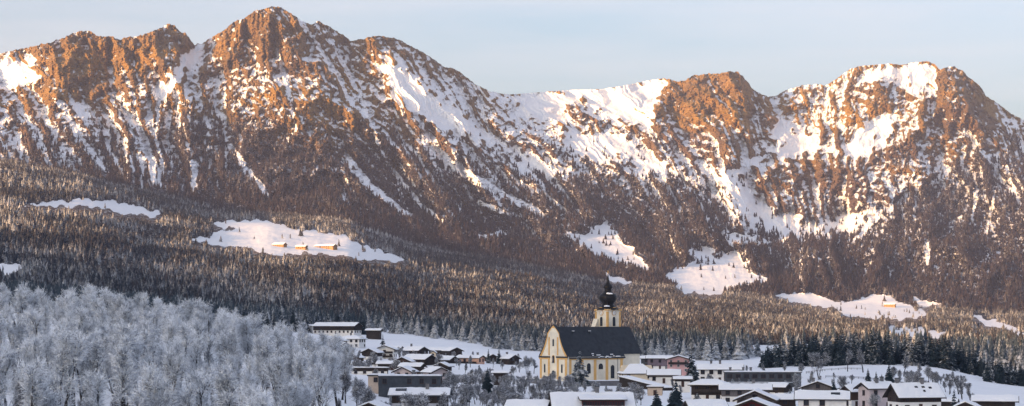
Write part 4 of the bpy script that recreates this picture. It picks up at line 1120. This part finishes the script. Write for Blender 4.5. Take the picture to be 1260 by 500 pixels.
# ------------------------------------------------------------------ the church
CH = P(682, 466, 870)
CH.z = ground_at(682, 870)
TH = R(40)
ch = empty('church', CH, TH)
tag(ch, 'cream and yellow baroque church with dark roof and black onion dome', 'church')
Lc, Wc, Hc, Rc = 45.8, 18.0, 10.8, 12.9         # nave length, width, eave height, roof rise
LN = 34.0                                       # the choir beyond is narrower
hw = Wc/2; hc = hw-1.3
W_, Y_ = M['white'], M['ochre']
M['church_white'] = plain('church limewash', (.76, .70, .58), var=.20, scale=.22); W_ = M['church_white']
MB().box(.6, LN, -hw, hw, -4, Hc).build('nave_wall', W_, ch)
MB().prism([(-hc, -4), (hc, -4), (hc, Hc+1.6), (0, Hc+Rc-.7), (-hc, Hc+1.6)], 'x', LN+.003, Lc-.5).build('choir_wall', W_, ch)
# main roof
t = Rc/hw
def roofp(h_, k): return [(-h_-.7, Hc+Rc-t*(h_+.7)+k), (0, Hc+Rc+k), (h_+.7, Hc+Rc-t*(h_+.7)+k)]
ro = MB().prism(roofp(hw, 0)+roofp(hw, .35)[::-1], 'x', .4, LN+.5).prism(roofp(hc, .004)+roofp(hc, .345)[::-1], 'x', LN+.51, Lc+.4).build('roof', M['slate'], ch)
for (x, y) in ((9.5, -1.5), (19.5, -1.5)):
    z = Hc+Rc-t*abs(y)
    d_ = MB().box(x-.3, x+.3, y-.9, y-.1, z-.6, z+.5).build('roof_vent', M['slate'], ro); MB().box(x-.4, x+.4, y-1.0, y, z+.503, z+.75).build('vent_snow', M['snow'], ro)
# snow left on the lower roof edge
rr = random.Random(5)
for k in range(16):
    x = rr.uniform(15, 31); y = -hw-.55+abs(rr.gauss(0, .5)); z = Hc+Rc-t*abs(y)+.36
    w_ = rr.uniform(.25, .9); MB().box(x-w_, x+w_, y-.12, y+.18, z-.25, z+.16).build('snow_patch', M['snow'], ro)
# cornice and frieze under the eaves, pilasters, windows on the camera side and opposite
for s in (-1, 1):
    y0, y1 = sorted((s*(hw+.003), s*(hw+.16))); MB().box(.6, LN, y0, y1, Hc-1.5, Hc-.25).build('frieze', Y_, ch)
    y0, y1 = sorted((s*(hw+.165), s*(hw+.45))); MB().box(.6, LN+.2, y0, y1, Hc-.55, Hc-.2).build('cornice', W_, ch)
    for x in (1.4, 8.6, 16.4, 23.6, 32.6):
        y0, y1 = sorted((s*(hw+.003), s*(hw+.14))); MB().box(x-.75, x+.75, y0, y1, -3, Hc-1.503).build('pilaster', Y_, ch)
def arched(w, h, n=8):
    """flat arched outline, x-z, centred, bottom at 0"""
    pts = [(-w/2, 0), (w/2, 0)]; r = w/2
    for k in range(n+1): a = math.pi*k/n; pts.append((r*math.cos(a), h-r+r*math.sin(a)))
    return pts
def arch_window(parent, x, y, z, rz, w, h, fm=None, name='arched_window'):
    fr = MB(); o_ = arched(w+.5, h+.5); i_ = arched(w, h)
    n = len(o_)
    fr.prism([(p, q-.25) for p, q in o_], 'y', -.10, .06)
    f = fr.build(name, fm or Y_, parent); f.location = (x, y, z); f.rotation_euler = (0, 0, rz)
    g = MB().prism(i_, 'y', -.16, -.103).build('pane', M['glass'], f)
    b = MB().box(-.05, .05, -.20, -.162, .1, h-.2)
    for k in range(1, int(h/1.1)): b.box(-w/2, w/2, -.20, -.162, k*1.1-.04, k*1.1+.04)
    b.build('glazing_bar', M['dgrey'], f); return f
for (x, w, h, z) in ((5.0, 2.2, 4.6, 3.2), (12.5, 2.2, 4.6, 3.2), (19.8, 2.6, 2.6, 5.0), (27.0, 2.2, 6.0, .8)):
    arch_window(ch, x, -hw-.003, z, 0, w, h, W_)
    arch_window(ch, x, hw+.003, z, math.pi, w, h, W_)
dp = MB().box(30.0, 30.14, -hw-.35, -hw-.2, -1, Hc-.6).build('downpipe', M['dgrey'], ch)
# west front: curved gable standing proud of the roof
def gable_outline(grow=0.0):
    hwf = hw+grow; pts = []
    side = [(hwf, Hc), (hwf*.95, Hc+.7), (hwf*.86, Hc+1.8), (hwf*.76, Hc+3.1), (hwf*.66, Hc+4.6), (hwf*.57, Hc+6.4), (hwf*.49, Hc+8.2), (hwf*.45, Hc+9.4), (hwf*.44, Hc+10.3), (hwf*.30, Hc+11.7), (hwf*.14, Hc+13.0), (0, Hc+13.8+grow)]
    return [(-a, b) for a, b in side] + [(a, b) for a, b in side[-2::-1]]
MB().prism([(-hw-.3, -4), *[(y*1.02, z) for y, z in gable_outline(.15)], (hw+.3, -4)], 'x', -.5, .597).build('facade', W_, ch)
# yellow band following the gable's edge
go_, gi_ = gable_outline(.15), gable_outline(-.75)
bd = MB()
for k in range(len(go_)-1):
    a, b = go_[k], go_[k+1]; c, d = gi_[k+1], gi_[k]
    bd.prism([(a[0]*1.02, a[1]), (b[0]*1.02, b[1]), (c[0], c[1]-.35), (d[0], max(d[1]-.35, Hc))], 'x', -.62, -.503)
bd.build('gable_band', Y_, ch)
cop = MB()
for k in range(len(go_)-1):
    a, b = go_[k], go_[k+1]
    cop.prism([(a[0]*1.03, a[1]+.01), (b[0]*1.03, b[1]+.01), (b[0]*1.06, b[1]+.30), (a[0]*1.06, a[1]+.30)], 'x', -.75, .75)
cop.build('gable_coping', M['slate'], ch)
fp = []
for y in (-hw+.5, -3.0, 3.0, hw-.5):
    MB().box(-.66, -.503, y-.6, y+.6, -3, Hc-1.2).build('pilaster', Y_, ch)
for y in (-2.9, 2.9):
    MB().box(-.66, -.503, y-.4, y+.4, Hc+.6, Hc+8.6).build('gable_pilaster', Y_, ch)
for (ya, yb) in ((-hw-.6, -2.2), (2.2, hw+.6)):
    MB().box(-1.0, -.3, ya, yb, Hc-.55, Hc+.1).build('facade_cornice', M['slate'], ch)
    MB().box(-.8, -.35, ya+.1, yb-.1, Hc-1.197, Hc-.553).build('facade_frieze', Y_, ch)
for (y, z, w, h) in ((-5.8, 3.6, .9, 3.8), (5.8, 3.6, .9, 3.8), (0, Hc+4.6, 1.0, 3.2), (0, 1.0, 1.8, 3.6)):
    arch_window(ch, -.503, y, z, -math.pi/2, w, h, W_)
nic = arch_window(ch, -.503, 0, Hc-2.6, -math.pi/2, 1.4, 3.0, Y_, 'niche')
MB().lathe([(.28, 0), (.36, .4), (.26, 1.1), (.34, 1.5), (.14, 1.75), (.2, 1.95), (.04, 2.2)], n=8).build('statue', M['stone'], nic).location = (0, -.42, .3)
MB().box(-1.0, -.503, -.7, .7, Hc-2.9, Hc-2.62).build('niche_console', M['stone'], ch)

# tower on the far side of the nave
tw = Vector((748-CU, 0, 0)); Dt = 899.0
tx, ty = (748-CU)*Dt/FPX, Dt
loc = Matrix.Rotation(-TH, 3, 'Z') @ Vector((tx-CH.x, ty-CH.y, 0))
cx, cy = loc.x, loc.y; hs = 4.0
zT = CAMZ+(HV-380.5)*Dt/FPX-CH.z                 # eave of the tower
MB().box(cx-hs, cx+hs, cy-hs, cy+hs, -3, zT).build('tower_wall', W_, ch)
zs = CAMZ+(HV-403.5)*Dt/FPX-CH.z
MB().box(cx-hs-.35, cx+hs+.35, cy-hs-.35, cy+hs+.35, zs-.25, zs+.25).build('string_course', Y_, ch)
MB().box(cx-hs-.5, cx+hs+.5, cy-hs-.5, cy+hs+.5, zs+.253, zs+.45).build('string_course_lead', M['stone'], ch)
for (sx_, sy_) in ((-1, -1), (1, -1), (1, 1), (-1, 1)):
    MB().box(cx+sx_*(hs-.3)-.45, cx+sx_*(hs-.3)+.45, cy+sy_*(hs-.3)-.45, cy+sy_*(hs-.3)+.45, zs+.46, zT-1.2).build('corner_pilaster', Y_, ch)
    MB().box(cx+sx_*(hs-.3)-.44, cx+sx_*(hs-.3)+.44, cy+sy_*(hs-.3)-.44, cy+sy_*(hs-.3)+.44, -2, zs-.26).build('corner_pilaster', Y_, ch)
# eave cornice swinging up over the clock on each face
def clock(rz):
    d = MB()
    f = MB().lathe([(1.28, 0), (1.28, .22)], n=28).build('clock', Y_, ch)
    n = Matrix.Rotation(rz, 3, 'Z') @ Vector((0, -1, 0))
    f.rotation_euler = (math.pi/2, 0, rz); f.location = Vector((cx, cy, zT-1.75))+n*(hs+.003)
    fc = MB().lathe([(1.08, .223), (1.08, .27)], n=28).build('clock_face', M['white'], f)
    nm = MB()
    for k in range(12):
        a = k*math.pi/6; c, s = math.cos(a), math.sin(a); w = .05 if k % 3 else .09
        b = len(nm.v)
        for zz in (.273, .30):
            for (r_, q_) in ((.76, -w), (1.0, -w), (1.0, w), (.76, w)): nm.v.append((c*r_-s*q_, s*r_+c*q_, zz))
        nm.f += [tuple(b+i for i in q) for q in ((3, 2, 1, 0), (4, 5, 6, 7), (0, 1, 5, 4), (1, 2, 6, 5), (2, 3, 7, 6), (3, 0, 4, 7))]
    nm.build('hour_mark', M['copper'], f)
    for (a, ln, w) in ((2.0, .62, .07), (-.9, .92, .05)):
        hd = MB().box(-.12, ln, -w, w, .305, .335).build('clock_hand', M['gold'], f); hd.rotation_euler = (0, 0, a)
    arc = MB(); N = 14; pr = []
    for k in range(N+1):
        x = -hs-.5+(2*hs+1.0)*k/N; pr.append((x, zT-.75+1.0*math.exp(-(x/1.9)**2)*1.0))
    for k in range(N):
        (a0, z0), (a1, z1) = pr[k], pr[k+1]
        arc.prism([(a0, z0), (a1, z1), (a1, z1+.6), (a0, z0+.6)], 'y', -.55, .05)
    o = arc.build('tower_cornice', Y_, ch); o.rotation_euler = (0, 0, rz); o.location = Vector((cx, cy, 0))+n*(hs+.003)
for k in range(4):
    rz = k*math.pi/2; clock(rz); n = Matrix.Rotation(rz, 3, 'Z') @ Vector((0, -1, 0))
    arch_window(ch, cx+n.x*(hs+.003), cy+n.y*(hs+.003), zs+.75, rz, 1.7, 4.3, W_, 'belfry_opening')
# onion dome: eight-sided
def zz(v): return CAMZ+(HV-v)*Dt/FPX-CH.z
k_ = Dt/FPX
prof = [(hs*1.33, zT-.35), (hs*1.28, zT+.15), (11.2*k_, zz(378.0)), (8.3*k_, zz(376.3)), (6.9*k_, zz(375)), (7.4*k_, zz(373.4)), (9.6*k_, zz(371.4)), (10.9*k_, zz(369)), (11.3*k_, zz(366.8)), (10.8*k_, zz(364.4)), (9.2*k_, zz(362.4)), (7.2*k_, zz(361)), (5.6*k_, zz(359.8)), (4.5*k_, zz(358.6)), (4.2*k_, zz(355.6)), (5.6*k_, zz(354.8)), (6.0*k_, zz(353.4)), (5.3*k_, zz(351.8)), (3.6*k_, zz(350.4)), (2.3*k_, zz(348.6)), (1.6*k_, zz(346)), (1.0*k_, zz(341.5)), (.45*k_, zz(337.5))]
dome = MB().lathe(prof, cx, cy, 16, math.pi/16).build('onion_dome', M['copper'], ch, True)
sp = MB().lathe([(.10, zz(338)), (.09, zz(333.5))], cx, cy, 6).lathe([(.05, zz(336.4)), (.38, zz(335.6)), (.05, zz(334.8))], cx, cy, 8)
sp.box(cx-.5, cx+.5, cy-.06, cy+.06, zz(334.0), zz(333.6)).build('spire_cross', M['gold'], dome)
for (a, v_, r_, w_) in ((-2.45, 377.2, 9.6, 1.5), (-1.9, 361.9, 7.4, 1.2), (-2.3, 361.6, 7.0, .9)):
    x, y = cx+math.cos(a)*r_*k_, cy+math.sin(a)*r_*k_
    MB().lathe([(w_, zz(v_)-.15), (w_*.8, zz(v_)+.3), (w_*.3, zz(v_)+.5)], x, y, 9).build('dome_snow', M['snow'], dome)
# snowy stair turret on the tower's left side
st = MB().prism([(-1.6, zs-3), (1.6, zs-3), (1.6, zs+.4), (0, zs+4.2), (-1.6, zs+.4)], 'y', -1.4, 1.4).build('stair_turret', W_, ch)
st.location = (cx-hs-.9, cy+3.0, 0)
# sacristy with hipped snowy roof at the choir, and an east wing
sa = house('cream sacristy with hipped snowy roof beside the church choir', 783, 447.5, 10, 38, 26, 6.4, 36, 'cream', None, D=850, roof='hip', ov=.7, rows=2, winw=1.1)
# churchyard wall with snow cap
def wall_run(label, a, b, D0_, D1_, h):
    p = Vector(((a-CU)*D0_/FPX, D0_, ground_at(a, D0_))); q_ = Vector(((b-CU)*D1_/FPX, D1_, ground_at(b, D1_))); d = q_-p; L = Vector((d.x, d.y)).length
    e = empty('churchyard_wall', (p.x, p.y, min(p.z, q_.z)), math.atan2(d.y, d.x))
    MB().box(0, L, -.3, .3, -2, h).build('wall', M['stone'], e); snow_on([(-.42, h), (0, h+.06), (.42, h)], -.1, L+.1, 71, .35).build('wall_snow', M['snow'], e)
    tag(e, label, 'wall')
wall_run('snow capped stone wall left of the church front', 648, 690, 835, 800, 2.4)
wall_run('snow capped churchyard wall along the church side', 694, 764, 798, 812, 2.2)

# ------------------------------------------------------------------ bare trees and bushes through the village
rb = random.Random(21)
def spot(u, D, h, label, group=None, wide=1.0, kinds=BARE, name='bare_tree'):
    put_leafless(u, D, h, label, group, kinds, name, wide)
for (u, D, vt, lab) in [
  (648, 950, 437, 'bare tree left of the church front'), (657, 960, 441, 'smaller bare tree left of the church front'), (639, 970, 444, 'low bare tree by the snowfield left of the church'),
  (1007, 900, 432, 'tall bare tree before the knoll'), (1043, 1000, 430, 'bare tree at the end of the knoll path'), (1062, 980, 428, 'wide bare tree on the knoll'), (1112, 930, 437, 'bare tree above the steep roofed house'), (1132, 930, 446, 'bushy bare tree on the right slope'),
  (1171, 900, 456, 'small bare tree on the open right slope'), (940, 930, 446, 'bare tree behind the dark modern block'), (965, 930, 444, 'bare tree right of the dark modern block'), (985, 930, 446, 'bare tree by the knoll path'), (920, 960, 449, 'low bare tree behind the dark modern block'),
  (998, 740, 455, 'bushy bare tree behind the grey chalet'), (980, 750, 458, 'bare bush left of the grey chalet'), (1036, 720, 462, 'bare shrub left of the narrow house'),
  (440, 520, 462, 'frosty bare tree left of the beige house'), (425, 560, 455, 'frosty bare tree at the end of the left wood'), (452, 500, 474, 'low bare tree in front of the beige house'), (452, 860, 438, 'frosty bush below the timber barn'), (437, 900, 440, 'frosty bush left of the timber barn'),
  (514, 440, 481, 'bare fruit tree before the broad white roof, left one'), (540, 440, 480, 'bare fruit tree before the broad white roof, right one'),
  (572, 900, 446, 'bare tree beside the hamlet slope'), (480, 980, 440, 'bush between the hamlet houses')]:
    spot(u, D, max(top_h(u, D, vt), 3.0), lab, None, rb.uniform(1.0, 1.4))
for k in range(105):
    u = rb.uniform(545, 702); D = rb.uniform(520, 770); spot(u, D, rb.uniform(3.5, 8), 'snow dusted bare tree in the thicket below the church front', 'bare trees below the church front', rb.uniform(1.1, 1.6))
for k in range(40):
    u = rb.uniform(696, 800); D = rb.uniform(600, 770); spot(u, D, rb.uniform(3.0, 5.5), 'snow dusted bush on the bank below the church side', 'bushes below the church side', rb.uniform(1.2, 1.7), name='bare_bush')
for k in range(16):
    u = rb.uniform(1100, 1165); D = rb.uniform(760, 900); spot(u, D, rb.uniform(3.5, 6.5), 'snow dusted bush on the slope above the steep roofed house', 'bushes on the right slope', rb.uniform(1.1, 1.6), name='bare_bush')
for k in range(12):
    u = rb.uniform(1185, 1262); D = rb.uniform(470, 560); spot(u, D, rb.uniform(2.0, 4.2), 'grey twiggy bush before the dark barn', 'bushes before the dark barn', rb.uniform(1.2, 1.6), name='bare_bush')
for k in range(14):
    u = rb.uniform(462, 482); D = rb.uniform(470, 560); spot(u, D, rb.uniform(3, 5.5), 'snow dusted bush before the dark hall', 'bushes before the dark hall', rb.uniform(1.1, 1.5), name='bare_bush')
for k in range(60):
    u = rb.uniform(392, 640); D = rb.uniform(760, 1180); spot(u, D, rb.uniform(3, 7), 'bare garden tree between the hamlet houses', 'garden trees in the hamlet', rb.uniform(.9, 1.3))
for k in range(26):
    u = rb.uniform(1090, 1200); D = rb.uniform(640, 900); spot(u, D, rb.uniform(3.5, 8), 'bare tree on the wooded bank above the steep roofed house', 'bare trees on the right bank', rb.uniform(.9, 1.3))
for k in range(44):
    u = rb.uniform(820, 1080); D = rb.uniform(560, 880); spot(u, D, rb.uniform(3, 6), 'bare garden tree among the houses right of the church', 'garden trees right of the church', rb.uniform(.9, 1.3))
# path fence on the knoll
def fence(label, pts_):
    w = [Vector(((u-CU)*D/FPX, D, ground_at(u, D))) for u, D in pts_]
    e = empty('field_fence', w[0]); 
    for a, b in zip(w[:-1], w[1:]):
        n = max(1, int((b-a).length/4)); d = b-a
        for k in range(n):
            p = a+d*(k/n)-w[0]; MB().box(p.x-.08, p.x+.08, p.y-.08, p.y+.08, p.z-.4, p.z+1.15).build('post', M['wood_dark'], e)
        for hgt in (.5, .95):
            m = MB(); p, q_ = a-w[0], b-w[0]; n_ = Vector((-d.y, d.x, 0)).normalized()*.11
            m.v = [tuple(x+y+Vector((0, 0, z))) for x in (p, q_) for y in (n_, n_*1.5) for z in (hgt, hgt+.14)]
            m.f = [(0, 1, 3, 2), (4, 6, 7, 5), (0, 4, 5, 1), (2, 3, 7, 6), (1, 5, 7, 3), (0, 2, 6, 4)]; m.build('rail', M['wood_dark'], e)
    tag(e, label, 'fence')
fence('dark field fence crossing the snow below the knoll', [(1016, 905), (1040, 900), (1068, 880), (1086, 860)])
fence('dark field fence curving up the knoll', [(992, 985), (1015, 1010), (1040, 1020), (1062, 1010)])
# ------------------------------------------------------------------ haze: the cold air filling the valley
hz_lo, hz_hi = -14.0, 1240.0
hb = MB().box(-9000, 4200, -5200, 11200, hz_lo, hz_hi)
mh = bpy.data.materials.new('haze'); mh.use_nodes = True
nt = mh.node_tree; nt.nodes.clear()
o_ = nt.nodes.new('ShaderNodeOutputMaterial'); pv = nt.nodes.new('ShaderNodeVolumePrincipled')
pv.inputs['Color'].default_value = (.56, .66, 1.0, 1); pv.inputs['Density'].default_value = 2.5e-5
pv.inputs['Anisotropy'].default_value = 0.0
nt.links.new(pv.outputs[0], o_.inputs['Volume'])
hz_o = hb.build('haze', mh)
tag(hz_o, kind='stuff')
